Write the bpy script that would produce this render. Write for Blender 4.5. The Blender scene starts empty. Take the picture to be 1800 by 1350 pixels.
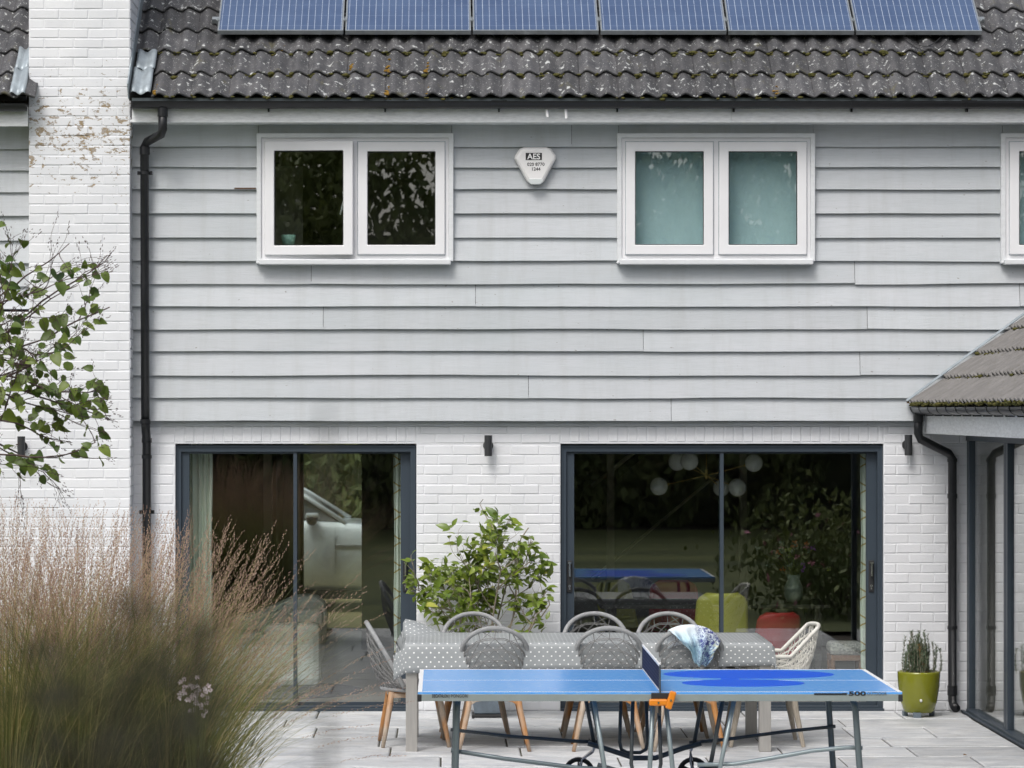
import bpy, math, random
from mathutils import Vector, Matrix, Euler, noise as mnoise
R = math.radians
random.seed(7)
scn = bpy.context.scene
col = scn.collection

# ------------------------------------------------------------------ camera
# pixel frame of the photograph (1800 x 1350): focal length in px, camera height, distance to the house front
F, HC, CY, VPX, VPY = 5430.0, 2.36, -24.2, 780.0, 720.0
cam = bpy.data.cameras.new('camera')
camo = bpy.data.objects.new('camera', cam); col.objects.link(camo)
cam.sensor_width = 36.0; cam.lens = F/1800*36
cam.shift_x = (900-VPX)/1800; cam.shift_y = (VPY-675)/1800
cam.clip_start = .1; cam.clip_end = 400
cam.dof.use_dof = True; cam.dof.focus_distance = 21.0; cam.dof.aperture_fstop = 7.0
camo.location = (0, CY, HC); camo.rotation_euler = (R(90), 0, 0)
scn.camera = camo

# ------------------------------------------------------------------ sky, sun, exposure (bright overcast day)
w = bpy.data.worlds.new('World'); scn.world = w; w.use_nodes = True
wn = w.node_tree; wn.nodes.clear()
sky = wn.nodes.new('ShaderNodeTexSky'); sky.sky_type = 'NISHITA'; sky.sun_disc = False
SUN_EL, SUN_AZ = 52.0, 205.0           # degrees, azimuth clockwise from +Y: behind the camera, a little to its left
sky.sun_elevation = R(SUN_EL); sky.sun_rotation = R(SUN_AZ)
sky.air_density = 1.0; sky.dust_density = 5.0; sky.ozone_density = 1.0
hs = wn.nodes.new('ShaderNodeHueSaturation'); hs.inputs['Saturation'].default_value = .38
bg = wn.nodes.new('ShaderNodeBackground'); bg.inputs['Strength'].default_value = .15
wo = wn.nodes.new('ShaderNodeOutputWorld')
wn.links.new(sky.outputs[0], hs.inputs['Color']); wn.links.new(hs.outputs[0], bg.inputs['Color']); wn.links.new(bg.outputs[0], wo.inputs['Surface'])
sl = bpy.data.lights.new('sun', 'SUN'); sl.energy = 1.25; sl.angle = R(20); sl.color = (1, .97, .93)
so = bpy.data.objects.new('sun', sl); col.objects.link(so)
sd = Vector((math.sin(R(SUN_AZ))*math.cos(R(SUN_EL)), math.cos(R(SUN_AZ))*math.cos(R(SUN_EL)), math.sin(R(SUN_EL))))
so.rotation_euler = sd.to_track_quat('Z', 'Y').to_euler(); so.location = (-6, -14, 14)
vs = scn.view_settings
scn.display_settings.display_device = 'sRGB'
vs.view_transform = 'Standard'; vs.look = 'None'; vs.exposure = .10; vs.gamma = 1.0; vs.use_curve_mapping = False
scn.render.engine = 'CYCLES'
scn.cycles.use_denoising = True
scn.cycles.max_bounces = 10; scn.cycles.transparent_max_bounces = 24
scn.cycles.caustics_reflective = False; scn.cycles.caustics_refractive = False

# ------------------------------------------------------------------ helpers
def at(px, py, Y):
    D = Y-CY
    return ((px-VPX)*D/F, Y, HC-(py-VPY)*D/F)
def X_(px, Y): return (px-VPX)*(Y-CY)/F
def Z_(py, Y): return HC-(py-VPY)*(Y-CY)/F

class MB:
    def __init__(s): s.v = []; s.f = []; s.uv = None
    def add(s, vs, fs):
        b = len(s.v); s.v += [tuple(p) for p in vs]; s.f += [tuple(i+b for i in f) for f in fs]; return s
    def box(s, x0, x1, y0, y1, z0, z1):
        return s.add([(x0,y0,z0),(x1,y0,z0),(x1,y1,z0),(x0,y1,z0),(x0,y0,z1),(x1,y0,z1),(x1,y1,z1),(x0,y1,z1)],
                     [(0,3,2,1),(4,5,6,7),(0,1,5,4),(1,2,6,5),(2,3,7,6),(3,0,4,7)])
    def ring(s, x0, x1, z0, z1, w, y0, y1, wb=None, wt=None):   # rectangular frame in the XZ plane
        wb = w if wb is None else wb; wt = w if wt is None else wt
        o = [(x0,z0),(x1,z0),(x1,z1),(x0,z1)]; i = [(x0+w,z0+wb),(x1-w,z0+wb),(x1-w,z1-wt),(x0+w,z1-wt)]
        vs = [(x,y0,z) for x,z in o]+[(x,y0,z) for x,z in i]+[(x,y1,z) for x,z in o]+[(x,y1,z) for x,z in i]
        fs = []
        for k in range(4):
            n = (k+1)%4
            fs += [(k,n,4+n,4+k),(8+n,8+k,12+k,12+n),(n,k,8+k,8+n),(4+k,4+n,12+n,12+k)]
        return s.add(vs, fs)
    def tube(s, pts, r, n=8, cap=True, closed=False):
        pts = [Vector(p) for p in pts]; m = len(pts)
        rs = r if isinstance(r, (list, tuple)) else [r]*m
        prev = None; rings = []
        for k in range(m):
            if closed: t = pts[(k+1)%m]-pts[k-1]
            else: t = pts[min(k+1,m-1)]-pts[max(k-1,0)]
            if t.length < 1e-9: t = Vector((0,0,1))
            t.normalize()
            if prev is None:
                a = Vector((0,0,1)) if abs(t.z) < .9 else Vector((1,0,0))
                u = t.cross(a).normalized()
            else:
                u = prev - t*prev.dot(t)
                u = u.normalized() if u.length > 1e-6 else t.orthogonal().normalized()
            prev = u; v_ = t.cross(u)
            rings.append([pts[k]+(u*math.cos(2*math.pi*j/n)+v_*math.sin(2*math.pi*j/n))*rs[k] for j in range(n)])
        vs = [p for rg in rings for p in rg]; fs = []
        for k in range(m if closed else m-1):
            a, b = k*n, ((k+1)%m)*n
            for j in range(n):
                j2 = (j+1)%n; fs.append((a+j, a+j2, b+j2, b+j))
        if cap and not closed:
            fs.append(tuple(range(n-1,-1,-1))); fs.append(tuple((m-1)*n+j for j in range(n)))
        return s.add(vs, fs)
    def lathe(s, prof, n=24, c=(0,0,0)):     # prof: (radius, z)
        m = len(prof); vs = []; fs = []
        for r, z in prof:
            for j in range(n):
                a = 2*math.pi*j/n; vs.append((c[0]+r*math.cos(a), c[1]+r*math.sin(a), c[2]+z))
        for k in range(m-1):
            for j in range(n):
                j2 = (j+1)%n; fs.append((k*n+j, k*n+j2, (k+1)*n+j2, (k+1)*n+j))
        return s.add(vs, fs)
    def ball(s, c, r, n=12, m=8):
        rr = r if isinstance(r, (list, tuple)) else (r,r,r)
        b = len(s.v)
        prof = [(max(1e-4, math.sin(math.pi*k/m)), -math.cos(math.pi*k/m)) for k in range(m+1)]
        s.lathe(prof, n)
        for k in range(b, len(s.v)):
            x,y,z = s.v[k]; s.v[k] = (c[0]+x*rr[0], c[1]+y*rr[1], c[2]+z*rr[2])
        return s
    def prism(s, poly, y0, y1):              # poly: (x, z) extruded along Y
        n = len(poly)
        vs = [(x,y0,z) for x,z in poly]+[(x,y1,z) for x,z in poly]
        fs = [tuple(range(n)), tuple(range(2*n-1,n-1,-1))]
        for k in range(n):
            j = (k+1)%n; fs.append((k, k+n, j+n, j))
        return s.add(vs, fs)
    def quad(s, a, b, c, d): return s.add([a,b,c,d], [(0,1,2,3)])
    def grid(s, P, nu, nv):                  # P(i,j)
        b = len(s.v)
        s.v += [tuple(P(i,j)) for j in range(nv+1) for i in range(nu+1)]
        for j in range(nv):
            for i in range(nu):
                a = b+j*(nu+1)+i; s.f.append((a, a+1, a+nu+2, a+nu+1))
        return s
    def mesh(s, name, smooth=False, fix=True):
        me = bpy.data.meshes.new(name); me.from_pydata(s.v, [], s.f)
        if fix:
            import bmesh
            bm = bmesh.new(); bm.from_mesh(me); bmesh.ops.recalc_face_normals(bm, faces=bm.faces); bm.to_mesh(me); bm.free()
        if s.uv:
            l = me.uv_layers.new(name='uv')
            for k, lp in enumerate(me.loops): l.data[k].uv = s.uv[lp.vertex_index]
        if smooth: me.polygons.foreach_set('use_smooth', [True]*len(me.polygons))
        me.update(); return me
    def build(s, name, material, parent=None, smooth=False, bevel=0, fix=True, solid=0, autosmooth=False):
        o = put(name, s.mesh(name, smooth, fix), material, parent)
        if solid:
            m = o.modifiers.new('solid', 'SOLIDIFY'); m.thickness = solid; m.offset = 0
        if bevel:
            m = o.modifiers.new('bevel', 'BEVEL'); m.width = bevel; m.segments = 2; m.limit_method = 'ANGLE'; m.angle_limit = R(40)
        return o

def put(name, me, material=None, parent=None, loc=None, rot=None, scale=None):
    if material is not None and not me.materials: me.materials.append(material)
    o = bpy.data.objects.new(name, me); col.objects.link(o)
    if parent: o.parent = parent
    if loc: o.location = loc
    if rot: o.rotation_euler = rot
    if scale: o.scale = scale
    return o
def tag(o, label=None, cat=None, group=None, kind=None):
    if label: o['label'] = label
    if cat: o['category'] = cat
    if group: o['group'] = group
    if kind: o['kind'] = kind
    return o
def empty(name, loc=(0,0,0), rz=0):
    o = bpy.data.objects.new(name, None); col.objects.link(o)
    o.location = loc; o.rotation_euler = (0,0,rz); o.empty_display_size = .1
    return o
def thing(name, label, cat, loc=(0,0,0), rz=0, group=None):
    return tag(empty(name, loc, rz), label, cat, group)
def copy_tree(o, parent=None):
    kids = list(o.children)
    c = o.copy(); col.objects.link(c); c.parent = parent
    for k in kids: copy_tree(k, c)
    return c
def text_mesh(s, size, extrude=.0006, bold=0.0, align='LEFT'):
    cu = bpy.data.curves.new('lettering', 'FONT'); cu.body = s; cu.size = size; cu.extrude = extrude; cu.offset = bold
    cu.align_x = align; cu.resolution_u = 3
    o = bpy.data.objects.new('lettering', cu); col.objects.link(o)
    dg = bpy.context.evaluated_depsgraph_get()
    me = bpy.data.meshes.new_from_object(o.evaluated_get(dg))
    bpy.data.objects.remove(o); bpy.data.curves.remove(cu)
    return me

# ------------------------------------------------------------------ materials
M = {}
def nm(name):
    m = bpy.data.materials.new(name); m.use_nodes = True
    nt = m.node_tree; b = nt.nodes['Principled BSDF']; M[name] = m
    return m, nt, b
def nd(nt, t, **kw):
    n = nt.nodes.new(t)
    for k, v in kw.items():
        if k in n.inputs: n.inputs[k].default_value = v
        else: setattr(n, k, v)
    return n
def mth(nt, op, a, b=None, c=None, clamp=False):
    n = nt.nodes.new('ShaderNodeMath'); n.operation = op; n.use_clamp = clamp
    for k, x in enumerate((a, b, c)):
        if x is None: continue
        if isinstance(x, (int, float)): n.inputs[k].default_value = x
        else: nt.links.new(x, n.inputs[k])
    return n.outputs[0]
def mixc(nt, fac, a, b):
    n = nt.nodes.new('ShaderNodeMix'); n.data_type = 'RGBA'
    for k, x in ((0, fac), (6, a), (7, b)):
        if isinstance(x, (int, float)): n.inputs[k].default_value = x
        elif isinstance(x, tuple): n.inputs[k].default_value = (*x, 1) if len(x) == 3 else x
        else: nt.links.new(x, n.inputs[k])
    return n.outputs[2]
def posn(nt, scale=(1,1,1)):
    g = nt.nodes.new('ShaderNodeNewGeometry')
    mp = nt.nodes.new('ShaderNodeMapping'); mp.inputs['Scale'].default_value = scale
    nt.links.new(g.outputs['Position'], mp.inputs['Vector']); return mp.outputs[0]
def noise(nt, vec, scale, detail=4, rough=.6, dist=0):
    n = nd(nt, 'ShaderNodeTexNoise', Scale=scale, Detail=detail, Roughness=rough, Distortion=dist)
    if vec is not None: nt.links.new(vec, n.inputs['Vector'])
    return n.outputs['Fac']
def ramp(nt, x, lo, hi):
    n = nt.nodes.new('ShaderNodeMapRange'); n.clamp = True
    n.inputs['From Min'].default_value = lo; n.inputs['From Max'].default_value = hi
    nt.links.new(x, n.inputs['Value']); return n.outputs[0]
def rnd(nt): return nt.nodes.new('ShaderNodeObjectInfo').outputs['Random']
def bump(nt, b, h, strength=.3, dist=.01):
    n = nd(nt, 'ShaderNodeBump', Strength=strength, Distance=dist)
    nt.links.new(h, n.inputs['Height']); nt.links.new(n.outputs[0], b.inputs['Normal'])
def mat(name, c, rough=.6, metal=0, var=0, vscale=6, stretch=(1,1,1), bmp=0, bscale=60, bdist=.004, rand=0, spec=.5, coat=0, c2=None, sub=0):
    m, nt, b = nm(name)
    b.inputs['Roughness'].default_value = rough; b.inputs['Metallic'].default_value = metal
    b.inputs['Specular IOR Level'].default_value = spec; b.inputs['Coat Weight'].default_value = coat
    out = None; p = posn(nt, stretch)
    c2 = c2 or tuple(x*(1-var) for x in c)
    if var or c2 != c:
        out = mixc(nt, ramp(nt, noise(nt, p, vscale, 5, .65), .35, .68), c, c2)
    if rand:
        h = nt.nodes.new('ShaderNodeHueSaturation')
        v = mth(nt, 'MULTIPLY_ADD', rnd(nt), rand, 1-rand/2); nt.links.new(v, h.inputs['Value'])
        if out is not None: nt.links.new(out, h.inputs['Color'])
        else: h.inputs['Color'].default_value = (*c, 1)
        out = h.outputs[0]
    if out is not None: nt.links.new(out, b.inputs['Base Color'])
    else: b.inputs['Base Color'].default_value = (*c, 1)
    if bmp: bump(nt, b, noise(nt, p, bscale, 5, .7), bmp, bdist)
    return m

def glass(name, f0=.06, tint=(.93,.96,.95), rough=.0):
    m, nt, b = nm(name); nt.nodes.remove(b)
    g = nt.nodes.new('ShaderNodeNewGeometry')
    vm = nt.nodes.new('ShaderNodeVectorMath'); vm.operation = 'DOT_PRODUCT'
    nt.links.new(g.outputs['Normal'], vm.inputs[0]); nt.links.new(g.outputs['Incoming'], vm.inputs[1])
    d = mth(nt, 'ABSOLUTE', vm.outputs['Value'])
    k = mth(nt, 'POWER', mth(nt, 'SUBTRACT', 1.0, d, clamp=True), 5.0)
    fac = mth(nt, 'MULTIPLY_ADD', k, 1-f0, f0)
    t = nd(nt, 'ShaderNodeBsdfTransparent', Color=(*tint, 1)); gl = nd(nt, 'ShaderNodeBsdfGlossy', Roughness=rough)
    gl.inputs['Color'].default_value = (1,1,1,1)
    mx = nt.nodes.new('ShaderNodeMixShader')
    nt.links.new(fac, mx.inputs[0]); nt.links.new(t.outputs[0], mx.inputs[1]); nt.links.new(gl.outputs[0], mx.inputs[2])
    nt.links.new(mx.outputs[0], nt.nodes['Material Output'].inputs['Surface'])
    return m

# painted brick; `peel` adds flaked paint with tan brick showing in a patch of the stack
def brick_mat(name, peel):
    m, nt, b = nm(name); p = posn(nt)
    n1 = noise(nt, p, 2.3, 5, .6); n2 = noise(nt, p, 45, 4, .7)
    c = mixc(nt, ramp(nt, n1, .35, .7), (.775,.785,.81), (.70,.715,.745))
    c = mixc(nt, mth(nt, 'MULTIPLY', ramp(nt, n2, .62, .75), .35), c, (.52,.52,.52))
    h = nt.nodes.new('ShaderNodeHueSaturation'); nt.links.new(c, h.inputs['Color'])
    nt.links.new(mth(nt, 'MULTIPLY_ADD', rnd(nt), .05, .975), h.inputs['Value']); c = h.outputs[0]
    hgt = n2
    if peel:
        g = nt.nodes.new('ShaderNodeSeparateXYZ'); nt.links.new(posn(nt), g.inputs[0])
        zz = g.outputs['Z']
        band = mth(nt, 'SUBTRACT', 1.0, mth(nt, 'ABSOLUTE', mth(nt, 'DIVIDE', mth(nt, 'SUBTRACT', zz, 4.50), .62)), clamp=True)
        pn = noise(nt, posn(nt, (1,1,1.8)), 12, 6, .66, .5)
        pn2 = noise(nt, posn(nt, (1,1,1.5)), 42, 3, .6)
        thr = mth(nt, 'ADD', mth(nt, 'MULTIPLY', pn, .75), mth(nt, 'MULTIPLY', pn2, .25))
        lvl = mth(nt, 'ADD', thr, mth(nt, 'MULTIPLY', mth(nt, 'POWER', band, .5), .178))
        mask = ramp(nt, lvl, .70, .712)
        edge = ramp(nt, lvl, .672, .70)
        tan = mixc(nt, ramp(nt, noise(nt, p, 30, 3, .6), .4, .62), (.30,.225,.13), (.36,.33,.30))
        c = mixc(nt, mth(nt, 'MULTIPLY', edge, .25), c, (.55,.55,.56))
        c = mixc(nt, mask, c, tan)
        spk = ramp(nt, noise(nt, p, 70, 2, .5), .735, .75)
        c = mixc(nt, mth(nt, 'MULTIPLY', spk, ramp(nt, band, 0, .1)), c, (.16,.15,.13))
        hgt = mth(nt, 'SUBTRACT', mth(nt, 'MULTIPLY', n2, .4), mask)
    nt.links.new(c, b.inputs['Base Color']); b.inputs['Roughness'].default_value = .62
    bump(nt, b, hgt, .35, .004)
    return m
brick_mat('painted_brick', False); brick_mat('flaking_brick', True)

# weatherboard paint with grain, hairline cracks and faint stains
m, nt, b = nm('board_paint'); p = posn(nt, (1,1,1)); pg = posn(nt, (1.2,1,22))
c = mixc(nt, ramp(nt, noise(nt, posn(nt, (.5,1,1.4)), 1.6, 4, .6), .3, .7), (.485,.52,.545), (.55,.57,.60))
c = mixc(nt, mth(nt, 'MULTIPLY', ramp(nt, noise(nt, pg, 5, 6, .7), .45, .75), .5), c, (.39,.42,.43))
ck = ramp(nt, noise(nt, posn(nt, (2.2,1,60)), 3, 4, .7, .4), .735, .75)
c = mixc(nt, mth(nt, 'MULTIPLY', ck, .7), c, (.22,.23,.23))
sp = ramp(nt, noise(nt, posn(nt, (1,1,2)), 24, 2, .5), .745, .76)
c = mixc(nt, mth(nt, 'MULTIPLY', sp, .8), c, (.18,.16,.14))
c = mixc(nt, mth(nt, 'MULTIPLY', ramp(nt, noise(nt, posn(nt, (3.5,1,.35)), 2.2, 5, .7), .48, .72), .30), c, (.36,.37,.36))
h = nt.nodes.new('ShaderNodeHueSaturation'); nt.links.new(c, h.inputs['Color']); nt.links.new(mth(nt, 'MULTIPLY_ADD', rnd(nt), .13, .93), h.inputs['Value'])
nt.links.new(h.outputs[0], b.inputs['Base Color']); b.inputs['Roughness'].default_value = .55
bump(nt, b, noise(nt, pg, 9, 6, .75), .35, .006)

# concrete roof tiles: worn granules, white lichen, yellow-green moss
m, nt, b = nm('roof_tile'); p = posn(nt)
c = mixc(nt, ramp(nt, noise(nt, p, 5, 5, .7), .35, .7), (.055,.056,.062), (.11,.108,.112))
h = nt.nodes.new('ShaderNodeHueSaturation'); nt.links.new(c, h.inputs['Color']); nt.links.new(mth(nt, 'MULTIPLY_ADD', rnd(nt), .5, .75), h.inputs['Value']); c = h.outputs[0]
gr = noise(nt, p, 160, 3, .7)
c = mixc(nt, mth(nt, 'MULTIPLY', ramp(nt, gr, .55, .72), .45), c, (.24,.24,.24))
ms = ramp(nt, noise(nt, posn(nt, (1,1,1)), 7, 5, .7, .5), .60, .70)
c = mixc(nt, mth(nt, 'MULTIPLY', ms, .55), c, (.12,.11,.045))
ln = ramp(nt, noise(nt, p, 21, 4, .55, .15), .635, .65)
ls = ramp(nt, noise(nt, p, 62, 3, .6), .645, .66)
c = mixc(nt, mth(nt, 'MAXIMUM', mth(nt, 'MULTIPLY', ln, .75), mth(nt, 'MULTIPLY', ls, .6)), c, (.62,.64,.63))
nt.links.new(c, b.inputs['Base Color']); b.inputs['Roughness'].default_value = .62; bump(nt, b, gr, .5, .004)

m, nt, b = nm('paving'); p = posn(nt)
c = mixc(nt, ramp(nt, noise(nt, posn(nt, (1,1.8,1)), 2.6, 6, .68, .7), .32, .66), (.68,.69,.70), (.40,.42,.45))
c = mixc(nt, mth(nt, 'MULTIPLY', ramp(nt, noise(nt, posn(nt, (1,2,1)), 5, 5, .7, .8), .5, .75), .5), c, (.60,.56,.50))
c = mixc(nt, mth(nt, 'MULTIPLY', ramp(nt, noise(nt, p, 40, 4, .7), .5, .8), .35), c, (.26,.26,.25))
st_ = ramp(nt, noise(nt, posn(nt, (1,1,1)), 6, 5, .75, 1.2), .58, .70)
c = mixc(nt, mth(nt, 'MULTIPLY', st_, .45), c, (.27,.27,.26))
h = nt.nodes.new('ShaderNodeHueSaturation'); nt.links.new(c, h.inputs['Color']); nt.links.new(mth(nt, 'MULTIPLY_ADD', rnd(nt), .3, .87), h.inputs['Value'])
nt.links.new(h.outputs[0], b.inputs['Base Color']); b.inputs['Roughness'].default_value = .55; bump(nt, b, noise(nt, p, 14, 7, .7), .4, .01)

mat('joint_sand', (.085,.082,.060), .9, var=.4, vscale=20)
mat('soil', (.06,.045,.03), .95, var=.5, vscale=20, bmp=.6)
mat('lawn', (.045,.065,.016), .9, c2=(.15,.17,.05), vscale=.45, stretch=(.10,1.2,1), bmp=.6, bscale=80)
mat('gravel', (.74,.60,.30), .95, c2=(.52,.41,.20), vscale=30, bmp=1, bscale=60, bdist=.02)
mat('white_trim', (.72,.74,.76), .45, var=.10, vscale=9, stretch=(1,1,4), bmp=.08, bscale=30)
mat('fascia_paint', (.86,.88,.90), .55, var=.22, vscale=14, stretch=(1,1,5), bmp=.15, bscale=20)
mat('window_white', (.80,.80,.82), .32, var=.04, vscale=4)
mat('black_gutter', (.012,.013,.016), .35, var=.3, vscale=30)
mat('door_grey', (.040,.056,.075), .42, var=.08, vscale=5)
mat('black_metal', (.02,.021,.023), .5)
mat('lamp_black', (.03,.032,.035), .45)
mat('chrome', (.7,.7,.72), .2, metal=1)
mat('lead', (.42,.48,.52), .5, metal=.35, c2=(.30,.34,.37), vscale=12, stretch=(1,1,.4), bmp=.3, bscale=12)
mat('moss', (.055,.060,.012), .95, c2=(.10,.085,.018), vscale=25, bmp=1, bscale=150)
mat('moss_orange', (.28,.16,.02), .95, var=.4, vscale=40, bmp=1, bscale=150)
mat('underlay', (.02,.02,.02), .9)
mat('timber_brown', (.10,.045,.02), .7, var=.4, vscale=20)
glass('door_glass', .105); glass('window_glass', .13); glass('side_glass', .16); glass('rear_glass', .04)
# interiors
mat('plaster', (.45,.42,.38), .85); mat('dark_wall', (.30,.24,.18), .85, var=.25, vscale=2); mat('navy_wall', (.30,.27,.24), .85)
mat('oak_floor', (.32,.28,.25), .4, var=.25, vscale=3, stretch=(1,8,1)); mat('ceiling_paint', (.6,.58,.56), .9)
mat('interior_post', (.62,.57,.50), .7)
mat('linen', (.66,.71,.62), .9, var=.12, vscale=8, stretch=(3,3,.2))
mat('sofa_cloth', (.80,.82,.77), .9, var=.08, vscale=8, bmp=.2, bscale=200)
mat('rug', (.05,.05,.07), .95); mat('wood_mid', (.24,.11,.05), .5, var=.3, vscale=12, stretch=(1,1,.3))
mat('lime_shell', (.46,.44,.06), .45); mat('red_shell', (.48,.008,.02), .5); mat('purple_cloth', (.10,.06,.14), .8)
mat('opal_glass', (.88,.88,.86), .15, coat=.5); mat('brass', (.70,.50,.20), .35, metal=.6)
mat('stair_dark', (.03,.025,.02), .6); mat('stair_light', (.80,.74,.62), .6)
mat('stool_cloth', (.55,.53,.50), .9, c2=(.15,.15,.16), vscale=55)
mat('blind', (.60,.79,.84), .85, c2=(.50,.68,.74), vscale=2.5, stretch=(1,1,.5))
mat('vase_green', (.30,.36,.30), .3); mat('petal_pink', (.62,.22,.32), .7); mat('petal_orange', (.7,.18,.06), .7); mat('petal_violet', (.36,.10,.52), .7)
mat('mint_glaze', (.35,.60,.52), .4)
m, nt, b = nm('hex_curtain'); g = nt.nodes.new('ShaderNodeSeparateXYZ'); nt.links.new(posn(nt), g.inputs[0])
tri = mth(nt, 'PINGPONG', g.outputs['X'], .05)
zz = mth(nt, 'DIVIDE', g.outputs['Z'], .21)
def zig(sgn, off):
    q = mth(nt, 'MULTIPLY_ADD', tri, sgn*3.2, off); q = mth(nt, 'FRACT', mth(nt, 'ADD', zz, q))
    return mth(nt, 'LESS_THAN', mth(nt, 'ABSOLUTE', mth(nt, 'SUBTRACT', q, .5)), .03)
k = mth(nt, 'MAXIMUM', zig(1, 0), zig(-1, .45))
nt.links.new(mixc(nt, k, (.66,.70,.64), (.42,.30,.10)), b.inputs['Base Color']); b.inputs['Roughness'].default_value = .9

# ================================================================== SETTING
def sheet(name, x0, x1, y0, y1, z, material, parent=None):
    return MB().quad((x0,y0,z),(x1,y0,z),(x1,y1,z),(x0,y1,z)).build(name, material, parent, fix=False)
g = sheet('ground', -150, 150, -150, 150, -.06, M['soil']); tag(g, kind='structure')
lawn = sheet('lawn', -60, 60, -36.5, -8.6, -.012, M['lawn']); tag(lawn, kind='structure')
lawn2 = sheet('lawn', -60, -3.4, -8.6, 2, -.012, M['lawn']); tag(lawn2, kind='structure')
drive = sheet('driveway', -40, 40, 8.9, 26, -.02, M['gravel']); tag(drive, kind='structure')
patio = MB().box(-3.3, 4.045, -8.5, -.005, -.05, -.012).build('patio', M['joint_sand']); tag(patio, kind='structure')
rs = random.Random(3)
slab_mesh = {}
def slab(l, d):
    k = (round(l,2), round(d,2))
    if k not in slab_mesh:
        c = .008
        mb = MB(); a, b_ = l/2, d/2
        rings = [(a, b_, -.035), (a, b_, -.006), (a-c, b_-c, 0)]
        for (x, y, z) in rings: mb.v += [(-x,-y,z),(x,-y,z),(x,y,z),(-x,y,z)]
        for r in range(2):
            for k2 in range(4):
                n = (k2+1)%4; mb.f.append((r*4+k2, r*4+n, r*4+4+n, r*4+4+k2))
        mb.f.append((8,9,10,11)); slab_mesh[k] = mb.mesh('paving_slab'); slab_mesh[k].materials.append(M['paving'])
    return slab_mesh[k]
y = -.02; row = 0
while y > -8.3:
    d = [.60,.60,.75,.60][row % 4]
    x = -3.28 - rs.random()*.4
    while x < 4.02:
        l = rs.choice([.60,.90,.90,1.2])
        x1 = min(x+l, 4.035); x0 = max(x, -3.29); 
        if x1-x0 > .08:
            put('paving_slab', slab(x1-x0-.012, d-.012), None, patio, ((x0+x1)/2, y-d/2, rs.uniform(-.002,.002)), (rs.uniform(-.002,.002), rs.uniform(-.002,.002), 0))
        x += l
    y -= d; row += 1

# far woodland that closes the garden behind the camera and the drive behind the house: one mass each
def leaf_cloud(name, boxes, n, size, material, label, seed):
    r = random.Random(seed); mb = MB()
    for k in range(n):
        bx = r.choice(boxes); cx, cy, cz, rx, ry, rz = bx
        while True:
            p = Vector((r.uniform(-1,1), r.uniform(-1,1), r.uniform(-1,1)))
            if .25 < p.length < 1: break
        q = mnoise.noise(Vector((cx+p.x*rx, cy+p.y*ry, cz+p.z*rz))*1.5)
        if q < -.16: continue
        c = Vector((cx+p.x*rx, cy+p.y*ry, cz+p.z*rz)); s = size*r.uniform(.5,1.3)
        e = Euler((r.uniform(0,6.3), r.uniform(0,6.3), r.uniform(0,6.3))).to_matrix()
        mb.add([c+e@Vector((-s,0,0)), c+e@Vector((0,-s*.45,.1*s)), c+e@Vector((s,0,0)), c+e@Vector((0,s*.45,.1*s))], [(0,1,2,3)])
    o = mb.build(name, material, None, fix=False); tag(o, label, kind='stuff'); return o
mat('wood_leaf', (.12,.165,.05), .7, c2=(.30,.33,.11), vscale=.7)
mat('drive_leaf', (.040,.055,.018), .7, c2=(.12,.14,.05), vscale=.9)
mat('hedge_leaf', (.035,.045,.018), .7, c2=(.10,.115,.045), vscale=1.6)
rw = random.Random(5); boxes = []
for k in range(19):
    x = -25+k*2.7+rw.uniform(-.8,.8); hh = rw.uniform(5.0,6.8)
    boxes.append((x, -39+rw.uniform(-1.5,2), hh*.9, rw.uniform(1.6,2.6), 1.8, hh))
leaf_cloud('woodland', boxes, 250000, .15, M['wood_leaf'], 'dark leafy woodland closing the far end of the lawn', 1)
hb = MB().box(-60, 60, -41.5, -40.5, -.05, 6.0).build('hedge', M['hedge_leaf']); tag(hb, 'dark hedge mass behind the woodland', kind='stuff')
boxes = [(-9+k*2.2, 19+rw.uniform(-1,1.5), 3.0, 2.0, 1.4, 3.8) for k in range(9)]
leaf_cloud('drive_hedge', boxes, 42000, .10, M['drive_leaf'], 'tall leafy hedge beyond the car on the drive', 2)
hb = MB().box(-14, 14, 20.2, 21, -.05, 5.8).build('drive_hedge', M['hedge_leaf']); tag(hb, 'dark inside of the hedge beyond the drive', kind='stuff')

# ================================================================== HOUSE
house = thing('house', 'pale grey weatherboarded house with white painted brick ground floor', 'house')
def part(name, mb, m, parent=house, **k): return mb.build(name, M[m], parent, **k)
D1 = (308, 732, 780, 1247); D2 = (985, 1553, 780, 1249)          # sliding doors, pixels
W1 = (451, 797, 234, 466); W2 = (1085, 1433, 234, 466); W3 = (1760, 2106, 234, 466)
zt = Z_(780, 0); z1 = Z_(738, 0)
XL, XR = -6.5, 8.0
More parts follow.
